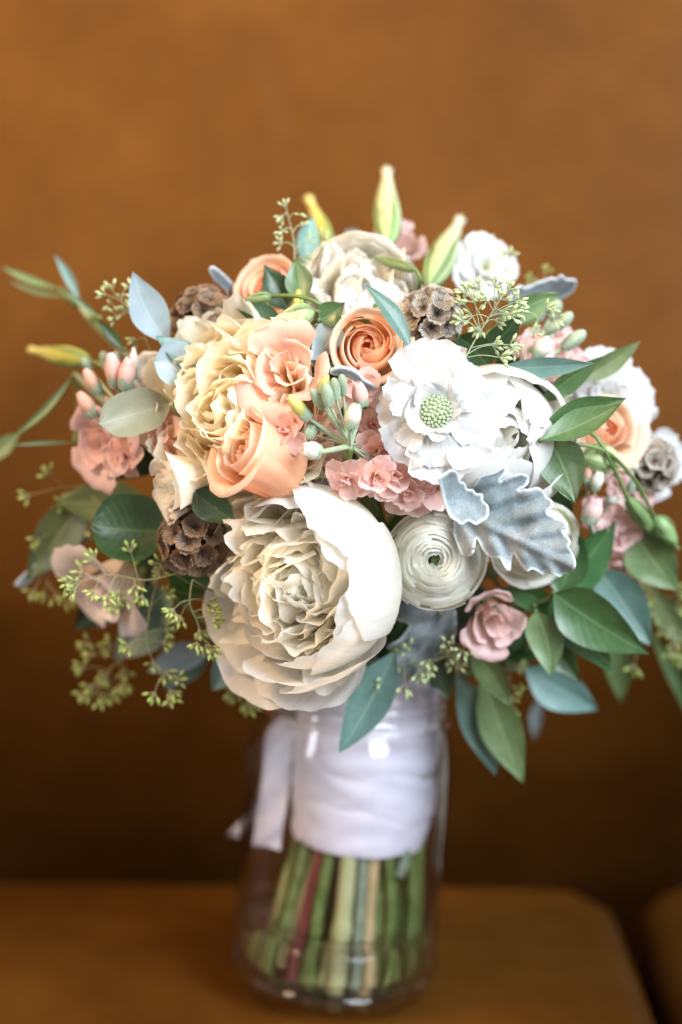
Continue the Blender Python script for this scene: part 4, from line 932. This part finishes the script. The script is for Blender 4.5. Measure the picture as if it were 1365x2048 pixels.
# ------------------------------------------------------------------ silver dusty miller leaves
q = .2344
big = [(210, 600), (290, 430), (360, 320), (470, 190), (560, 140), (640, 140), (655, 190), (600, 262), (720, 215), (790, 200), (845, 230), (835, 290), (760, 345), (840, 335), (920, 318), (965, 345), (1000, 400), (1050, 440), (1045, 490), (1000, 530), (1080, 580), (1170, 620), (1165, 670), (1130, 690), (1180, 740), (1205, 790), (1190, 830), (1230, 900), (1248, 980), (1220, 1030), (1150, 1040), (1110, 1085), (1040, 1060), (985, 1040), (970, 1075), (920, 1040), (870, 1020), (830, 1040), (790, 990), (740, 910), (720, 890), (695, 960), (685, 1030), (640, 1010), (600, 930), (560, 930), (500, 910), (450, 850), (400, 760), (380, 860), (340, 910), (280, 905), (240, 820), (200, 710), (215, 650)]
big = [(860+x*q, 900+y*q) for x, y in big]
t, mw = outline_leaf('dusty_miller_leaf', 'large lobed silver blue felt leaf draped over the white blooms', 'leaf', big, dome(1030, 1050, -.030), gx=-.30, gy=-.25, curl=.22, seed=3, center=(1000, 1060), rib=((930, 1030), (1140, 1130)), wav=.0045)
add_stem(t, mw, at(915, 1030, dome(915, 1030, .0)), Vector((-.3, .9, -.3)), r=.0012)
small = [(70, 240), (130, 200), (180, 170), (235, 190), (255, 260), (300, 285), (320, 330), (370, 340), (400, 370), (450, 375), (455, 430), (495, 470), (505, 520), (490, 580), (430, 620), (390, 640), (330, 610), (270, 640), (230, 610), (180, 580), (150, 520), (120, 440), (100, 350), (85, 290)]
small = [(860+x*q, 900+y*q) for x, y in small]
t, mw = outline_leaf('dusty_miller_leaf', 'small cupped silver felt leaf on top of the large silver one', 'leaf', small, dome(930, 1000, -.038), gx=.30, gy=-.2, curl=-.75, seed=5, center=(940, 1005), wav=.003)
add_stem(t, mw, at(892, 975, dome(900, 980, -.015)), Vector((-.2, .9, -.3)), r=.0012)
q = .458
low = [(100, 290), (160, 275), (270, 340), (365, 330), (372, 490), (310, 560), (250, 590), (200, 640), (130, 690), (100, 730), (75, 775), (45, 750), (52, 690), (40, 640), (72, 590), (112, 545), (75, 512), (130, 475), (168, 425), (160, 405), (115, 385)]
low = [(740+x*q, 1060+y*q) for x, y in low]
t, mw = outline_leaf('dusty_miller_leaf', 'silver felt leaf hanging over the jar mouth below the ranunculus', 'leaf', low, dome(840, 1270, .012), gx=.25, gy=.30, curl=.2, seed=7, center=(850, 1260), rib=((895, 1225), (770, 1400)), wav=.003)
add_stem(t, mw, at(880, 1225, dome(880, 1225, .015)), Vector((0, .9, -.3)), r=.0012)
q = .2674
tr = [(60, 600), (100, 540), (140, 490), (190, 500), (235, 488), (290, 462), (340, 448), (390, 430), (425, 440), (460, 410), (500, 440), (560, 445), (575, 480), (540, 540), (470, 585), (430, 600), (300, 610), (200, 630), (130, 650)]
tr = [(1000+x*q, 440+y*q) for x, y in tr]
t, mw = outline_leaf('dusty_miller_leaf', 'pale silver leaf with scalloped rim above the long dark green leaf', 'leaf', tr, dome(1090, 580, .022), gx=.4, gy=.9, curl=-.5, seed=9, wav=.003)
add_stem(t, mw, at(1035, 600, dome(1035, 600, .03)), Vector((-.3, .6, -.6)), r=.0012)
lf = [(30, 1168), (52, 1145), (75, 1125), (98, 1116), (120, 1098), (145, 1083), (168, 1055), (182, 1062), (172, 1085), (150, 1108), (125, 1122), (105, 1140), (80, 1150), (60, 1165), (40, 1174)]
t, mw = outline_leaf('dusty_miller_leaf', 'curled pale felt leaf seen edge on at the shaded side', 'leaf', lf, dome(110, 1115, .02), gx=.5, gy=.2, curl=.2, seed=11)
add_stem(t, mw, at(175, 1068, dome(175, 1068, .035)), Vector((.6, .5, -.4)), r=.0012)
sm = [(418, 540), (428, 533), (448, 548), (468, 568), (490, 590), (505, 615), (490, 618), (468, 600), (445, 575), (428, 560)]
t, mw = outline_leaf('dusty_miller_leaf', 'narrow silver edged leaf beside the coral rose', 'leaf', sm, dome(460, 575, .03), gx=.3, gy=.5, seed=13)
add_stem(t, mw, at(500, 610, dome(500, 610, .04)), Vector((.4, .6, -.5)), r=.0012)
sm = [(660, 745), (672, 735), (690, 734), (712, 742), (728, 758), (748, 770), (752, 778), (735, 778), (715, 765), (695, 752), (675, 750)]
t, mw = outline_leaf('dusty_miller_leaf', 'thin silver leaf edge below the upper peach rose', 'leaf', sm, dome(705, 755, -.012), gx=.1, gy=1.2, seed=15, thick=.0012)
add_stem(t, mw, at(745, 772, dome(745, 772, .0)), Vector((.1, .9, -.3)), r=.0012)

# ------------------------------------------------------------------ leaves
S = sprig
S('eucalyptus_sprig', 'two eucalyptus leaves and a dark one behind the crown, out of focus', 'eucalyptus', [(610, 535, 628, 432, 46, 'euc', 'leaf', .035, .05, 20, .3), (735, 512, 660, 492, 44, 'green', 'leaf', .05, .05, 10, .3), (745, 500, 690, 462, 34, 'eucblue', 'round', .065, .065, 0, .2)])
S('salal_sprig', 'pair of dark green leaves around a pale green one near the crown', 'leaf', [(575, 620, 528, 530, 66, 'salal', 'ovate', .018, .022, 20, .3), (605, 612, 592, 516, 58, 'ruscus', 'lance', .012, .020, -10, .25), (565, 640, 470, 612, 46, 'salal', 'leaf', .006, .006, 30, .3), (600, 650, 545, 668, 40, 'salal', 'leaf', .014, .01, 0, .2), (640, 640, 690, 605, 52, 'green', 'ovate', -.002, -.004, -20, .6)])
S('eucalyptus_sprig', 'small sky blue leaf tucked beside the cupped upper peach rose', 'eucalyptus', [(672, 640, 622, 728, 58, 'eucblue', 'ovate', -.002, -.010, 25, .5), (690, 745, 612, 722, 16, 'salal', 'lance', .0, -.004, 0, .2)])
S('eucalyptus_sprig', 'narrow grey green leaf curving between peach rose and tan pod', 'eucalyptus', [(824, 706, 728, 568, 36, 'euc', 'lance', -.010, -.006, 35, -.5)])
S('eucalyptus_sprig', 'blue grey eucalyptus leaves fanned beside the brown pod', 'eucalyptus', [(340, 690, 266, 543, 78, 'eucblue', 'lance', .012, .004, 10, .3), (418, 730, 312, 672, 48, 'euc', 'leaf', .006, .006, 35, .5), (395, 735, 308, 722, 92, 'eucblue', 'round', .004, .0, 15, .4)])
S('eucalyptus_sprig', 'round drab eucalyptus leaf hanging below the pink buds', 'eucalyptus', [(342, 805, 198, 848, 92, 'drab', 'round', .006, -.004, 10, .35)])
S('wispy_sprig', 'slender wispy green sprig reaching far out sideways', 'sprig', [(160, 605, 108, 508, 20, 'euc', 'lance', .02, .02, 0, .2), (120, 578, 2, 532, 15, 'olive', 'lance', .02, .02, 20, .2), (135, 592, 15, 560, 12, 'olive', 'lance', .02, .02, 0, .2), (250, 700, 195, 640, 22, 'green', 'lance', .022, .02, 10, .2), (200, 635, 130, 582, 12, 'ruscus', 'lance', .02, .02, 10, .1)])
S('wispy_sprig', 'thin green stalk with narrow leaves bending down at the side', 'sprig', [(150, 745, 20, 880, 14, 'ruscus', 'lance', .03, .02, 10, -.2), (40, 865, -40, 930, 36, 'olive', 'leaf', .02, .02, 20, .2), (150, 885, 20, 892, 8, 'olive', 'lance', .04, .03, 0, .1)])
S('salal_leaf', 'two dark leaves and an olive one around the tan seed pod', 'leaf', [(1005, 650, 1122, 588, 48, 'olive', 'leaf', .010, .014, 20, .3), (958, 722, 1042, 632, 58, 'salal', 'leaf', .008, .006, 20, .2), (915, 672, 985, 752, 74, 'salal', 'ovate', .004, .0, 10, .3), (1040, 650, 1085, 612, 34, 'green', 'leaf', .02, .02, 0, .2)])
S('eucalyptus_sprig', 'long horizontal grey green leaf across the blush stock', 'eucalyptus', [(992, 735, 1188, 726, 42, 'euc', 'lance', -.004, -.006, 15, .15)])
S('ruscus_sprig', 'long narrow leaves sweeping up past the white scabiosa', 'leaf', [(1150, 765, 1282, 682, 44, 'olive', 'lance', .012, .016, 10, .2), (1075, 808, 1205, 712, 44, 'ruscus', 'lance', .0, .002, 40, .5), (1062, 800, 1110, 765, 40, 'salal', 'leaf', .01, .01, 0, .2)])
S('ruscus_sprig', 'broad folded green leaves beside the half closed peony', 'leaf', [(1078, 862, 1252, 796, 78, 'ruscus', 'lance', -.010, -.012, 10, .5), (1082, 880, 1240, 808, 60, 'ruscus', 'lance', -.018, -.016, -25, .6), (1098, 878, 1150, 1008, 98, 'ruscus', 'ovate', -.010, -.020, 5, .25)])
S('salal_sprig', 'glossy green leaves fanned below the closed ranunculus', 'leaf', [(1118, 1188, 1148, 1040, 84, 'green', 'ovate', .000, .006, -15, .4), (1128, 1182, 1232, 1044, 84, 'green', 'ovate', .006, .004, 20, .4), (1108, 1186, 1298, 1308, 112, 'green', 'ovate', -.006, -.016, 10, .5), (1104, 1195, 1226, 1346, 88, 'green', 'ovate', .002, -.006, 25, .5), (1068, 1212, 1162, 1366, 76, 'green', 'leaf', .008, .004, 5, .4), (1118, 1225, 1000, 1178, 52, 'green', 'leaf', -.002, -.006, -30, .5)])
S('eucalyptus_sprig', 'dull olive leaf with a pale rib at the far edge', 'eucalyptus', [(1258, 1048, 1358, 1180, 104, 'olive', 'leaf', .012, .012, 5, .2)])
S('eucalyptus_sprig', 'blue green leaves behind the glossy fan, one long and narrow', 'eucalyptus', [(1190, 1130, 1302, 1292, 96, 'euc', 'leaf', .018, .016, 0, .3), (1225, 1250, 1242, 1405, 56, 'olive', 'leaf', .025, .03, 10, .2), (1298, 1262, 1372, 1432, 34, 'ruscus', 'lance', .01, .008, 15, .2), (1310, 1180, 1380, 1290, 60, 'olive', 'leaf', .02, .02, 10, .2)])
S('eucalyptus_sprig', 'pale blue green leaf below the pink lisianthus', 'eucalyptus', [(1050, 1335, 1196, 1420, 92, 'euc', 'leaf', .020, .014, 5, .3), (1072, 1222, 1102, 1356, 76, 'olive', 'ovate', -.002, -.006, 5, .3), (1085, 1390, 1070, 1480, 26, 'eucblue', 'lance', .05, .05, 20, .2)])
S('eucalyptus_sprig', 'long drooping leaves beside the jar, one bright green and one teal', 'eucalyptus', [(962, 1345, 1047, 1566, 88, 'olive', 'lance', .010, .008, 0, .15), (912, 1348, 991, 1552, 88, 'euc', 'lance', .018, .018, 5, .2), (942, 1292, 1022, 1412, 56, 'olive', 'leaf', .010, .012, 20, .2), (870, 1290, 900, 1400, 66, 'salal', 'leaf', .03, .03, 0, .2)], twig='twig')
S('eucalyptus_sprig', 'broad teal leaf hanging in front of the jar neck', 'eucalyptus', [(792, 1300, 678, 1506, 88, 'euc', 'leaf', .000, -.002, 10, .25)])
S('eucalyptus_sprig', 'teal leaves in shade under the large white peony', 'eucalyptus', [(478, 1288, 424, 1382, 66, 'euc', 'leaf', .012, .012, 10, .2), (425, 1305, 295, 1345, 62, 'eucblue', 'leaf', .035, .035, 10, .2), (345, 1190, 240, 1262, 92, 'euc', 'ovate', .035, .035, 10, .2)])
S('salal_leaf', 'broad dark green leaf beside the dark seed pod', 'leaf', [(338, 1062, 182, 1048, 138, 'salal', 'round', .014, .012, 15, .3), (388, 982, 474, 1046, 72, 'salal', 'ovate', -.006, -.008, -5, .3)])
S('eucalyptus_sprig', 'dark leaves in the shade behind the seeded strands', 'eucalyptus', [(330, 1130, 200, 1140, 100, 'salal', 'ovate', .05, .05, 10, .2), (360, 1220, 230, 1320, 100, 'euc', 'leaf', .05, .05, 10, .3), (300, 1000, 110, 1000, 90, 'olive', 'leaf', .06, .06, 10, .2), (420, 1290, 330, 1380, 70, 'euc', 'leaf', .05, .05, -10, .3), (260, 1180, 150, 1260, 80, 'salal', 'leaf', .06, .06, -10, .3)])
S('eucalyptus_sprig', 'shadowed olive leaf hanging at the dark side', 'eucalyptus', [(180, 985, 56, 1160, 92, 'olive', 'leaf', .045, .045, 5, .2)])
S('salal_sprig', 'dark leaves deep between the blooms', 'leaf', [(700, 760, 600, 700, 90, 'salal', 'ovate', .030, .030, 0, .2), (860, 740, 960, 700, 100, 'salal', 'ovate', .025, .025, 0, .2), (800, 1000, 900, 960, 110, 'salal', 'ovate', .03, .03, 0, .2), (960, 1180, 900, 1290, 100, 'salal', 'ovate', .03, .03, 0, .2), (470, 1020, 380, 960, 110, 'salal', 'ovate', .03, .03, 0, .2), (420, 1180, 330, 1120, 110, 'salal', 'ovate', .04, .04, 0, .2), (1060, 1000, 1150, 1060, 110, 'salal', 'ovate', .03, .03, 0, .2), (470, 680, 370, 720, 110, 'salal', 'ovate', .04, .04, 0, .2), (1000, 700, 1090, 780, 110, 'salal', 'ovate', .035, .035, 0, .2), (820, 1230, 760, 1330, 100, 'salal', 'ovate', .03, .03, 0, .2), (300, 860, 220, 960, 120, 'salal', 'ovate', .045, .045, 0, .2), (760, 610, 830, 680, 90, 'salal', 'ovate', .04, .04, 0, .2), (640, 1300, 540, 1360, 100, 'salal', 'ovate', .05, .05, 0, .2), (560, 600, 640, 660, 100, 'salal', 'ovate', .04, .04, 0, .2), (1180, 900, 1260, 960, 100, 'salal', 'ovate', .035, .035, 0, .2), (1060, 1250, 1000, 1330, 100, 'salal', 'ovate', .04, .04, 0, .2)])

# ------------------------------------------------------------------ seeded eucalyptus
Q = seed_sprig
Q('pale seeded eucalyptus spike above the coral rose', [(590, 545), (588, 480), (572, 415)], [(.15, 640, 500), (.2, 610, 515), (.35, 612, 478), (.4, 565, 486), (.6, 602, 450), (.65, 566, 462), (.8, 594, 428), (.85, 566, 432), (.3, 640, 472), (.1, 655, 512)], 101, s=11, add=.02, mat='seedpale', n=4, twigm='stemgrey')
Q('pale seeded eucalyptus cluster beside the tan seed pod', [(915, 748), (945, 690), (975, 640), (1000, 600)], [(.2, 1000, 715), (.25, 985, 690), (.3, 1020, 690), (.5, 925, 640), (.5, 950, 605), (.6, 935, 585), (.6, 990, 640), (.7, 1020, 630), (.7, 1030, 605), (.8, 960, 580), (.85, 990, 575), (.9, 1015, 580), (.9, 975, 600), (.6, 960, 655), (.7, 1035, 618), (.5, 930, 610), (.7, 945, 632), (.8, 1000, 622)], 102, s=15, add=-.006, mat='seedpale', n=7, twigm='stemgrey')
Q('sparse seeded eucalyptus among the blush stock', [(1050, 770), (1052, 690), (1075, 640), (1092, 620)], [(.3, 1030, 700), (.4, 1065, 665), (.7, 1050, 625), (.9, 1100, 618), (.8, 1110, 640)], 103, s=13, add=.008, mat='seedpale', n=5, twigm='stemgrey')
Q('seeded eucalyptus tuft beside the tall blue grey leaf', [(300, 700), (275, 640), (225, 580)], [(.3, 300, 655), (.4, 255, 625), (.5, 270, 600), (.6, 235, 632), (.7, 212, 590), (.8, 245, 590), (.2, 275, 680), (.9, 222, 605), (.6, 262, 578)], 104, s=13, add=.02, mat='seedpale', n=5)
Q('seeded eucalyptus branch crossing the pale blush lisianthus', [(350, 1148), (290, 1160), (220, 1150), (155, 1165)], [(.15, 322, 1128), (.2, 318, 1145), (.35, 285, 1190), (.4, 262, 1105), (.5, 240, 1180), (.55, 232, 1205), (.6, 215, 1190), (.7, 190, 1120), (.75, 190, 1180), (.85, 165, 1145), (.9, 150, 1180), (.5, 250, 1195), (.95, 140, 1165), (.45, 270, 1170)], 105, s=15, add=-.004, n=6)
Q('seeded eucalyptus strand hanging down below the dark pod', [(315, 1160), (298, 1230), (295, 1290), (320, 1345), (340, 1380)], [(.2, 330, 1190), (.45, 258, 1290), (.5, 325, 1285), (.6, 305, 1325), (.7, 330, 1345), (.8, 310, 1385), (.9, 352, 1360), (.95, 340, 1395), (.4, 330, 1260)], 106, s=15, add=.004, n=6)
Q('seeded eucalyptus strand curving beside the large peony edge', [(385, 1160), (380, 1205), (395, 1245), (412, 1290)], [(.3, 348, 1218), (.35, 362, 1232), (.3, 412, 1205), (.6, 425, 1240), (.75, 395, 1285), (.9, 422, 1298), (.6, 400, 1260), (.5, 420, 1222)], 107, s=15, add=-.008, n=6)
Q('shaded clump of seeded eucalyptus at the lowest side', [(290, 1280), (240, 1320), (190, 1370)], [(.3, 225, 1290), (.4, 250, 1340), (.5, 190, 1310), (.6, 215, 1350), (.7, 170, 1335), (.8, 220, 1385), (.9, 175, 1385), (.9, 200, 1395), (.5, 245, 1365), (.4, 180, 1290), (.7, 235, 1375)], 108, s=16, add=.022, n=6)
Q('blurred seeded eucalyptus hanging between large peony and jar neck', [(500, 1300), (490, 1350), (495, 1400)], [(.3, 460, 1350), (.5, 515, 1350), (.6, 470, 1385), (.8, 510, 1385), (.7, 480, 1370), (.9, 500, 1410)], 109, s=16, add=.03, n=6)
Q('seeded eucalyptus sprig lying over the jar mouth', [(938, 1290), (880, 1318), (820, 1325), (768, 1352)], [(.15, 925, 1300), (.2, 900, 1290), (.25, 910, 1325), (.4, 880, 1305), (.45, 860, 1320), (.5, 850, 1340), (.6, 820, 1302), (.65, 838, 1345), (.75, 810, 1372), (.85, 790, 1330), (.95, 760, 1360), (.3, 895, 1312)], 110, s=15, add=-.004, mat='seedpale', n=6)
Q('blurred seeded eucalyptus under the olive leaf at the edge', [(1270, 1150), (1320, 1210), (1350, 1280)], [(.2, 1290, 1190), (.4, 1325, 1170), (.5, 1305, 1225), (.6, 1350, 1215), (.7, 1330, 1255), (.8, 1365, 1265), (.9, 1345, 1300), (.5, 1350, 1190), (.3, 1270, 1330), (.9, 1360, 1310)], 111, s=16, add=.02, n=6)
Q('few eucalyptus seeds behind the olive leaf under the lisianthus', [(1010, 1300), (1020, 1350), (1022, 1390)], [(.3, 1035, 1330), (.6, 1010, 1360), (.8, 1032, 1375), (.9, 1025, 1415)], 112, s=13, add=.02, n=5)
Q('dim seeded eucalyptus lost in the shade at the dark side', [(190, 960), (120, 1040), (90, 1180)], [(.1, 60, 990), (.3, 100, 950), (.4, 130, 1010), (.6, 80, 1080), (.8, 70, 1180), (.9, 110, 1190), (.95, 130, 1200), (.5, 150, 1060)], 113, s=15, add=.05, n=5)
Q('two tiny yellow seed clusters above the pale silver leaf', [(1090, 600), (1085, 570), (1090, 548)], [(.5, 1068, 558)], 114, s=11, add=.05, n=5)
Q('single pale seed cluster beside the white flower near the crown', [(1000, 580), (1012, 545), (1020, 512)], [(.9, 1012, 508)], 115, s=11, add=.028, mat='seedpale', n=6)
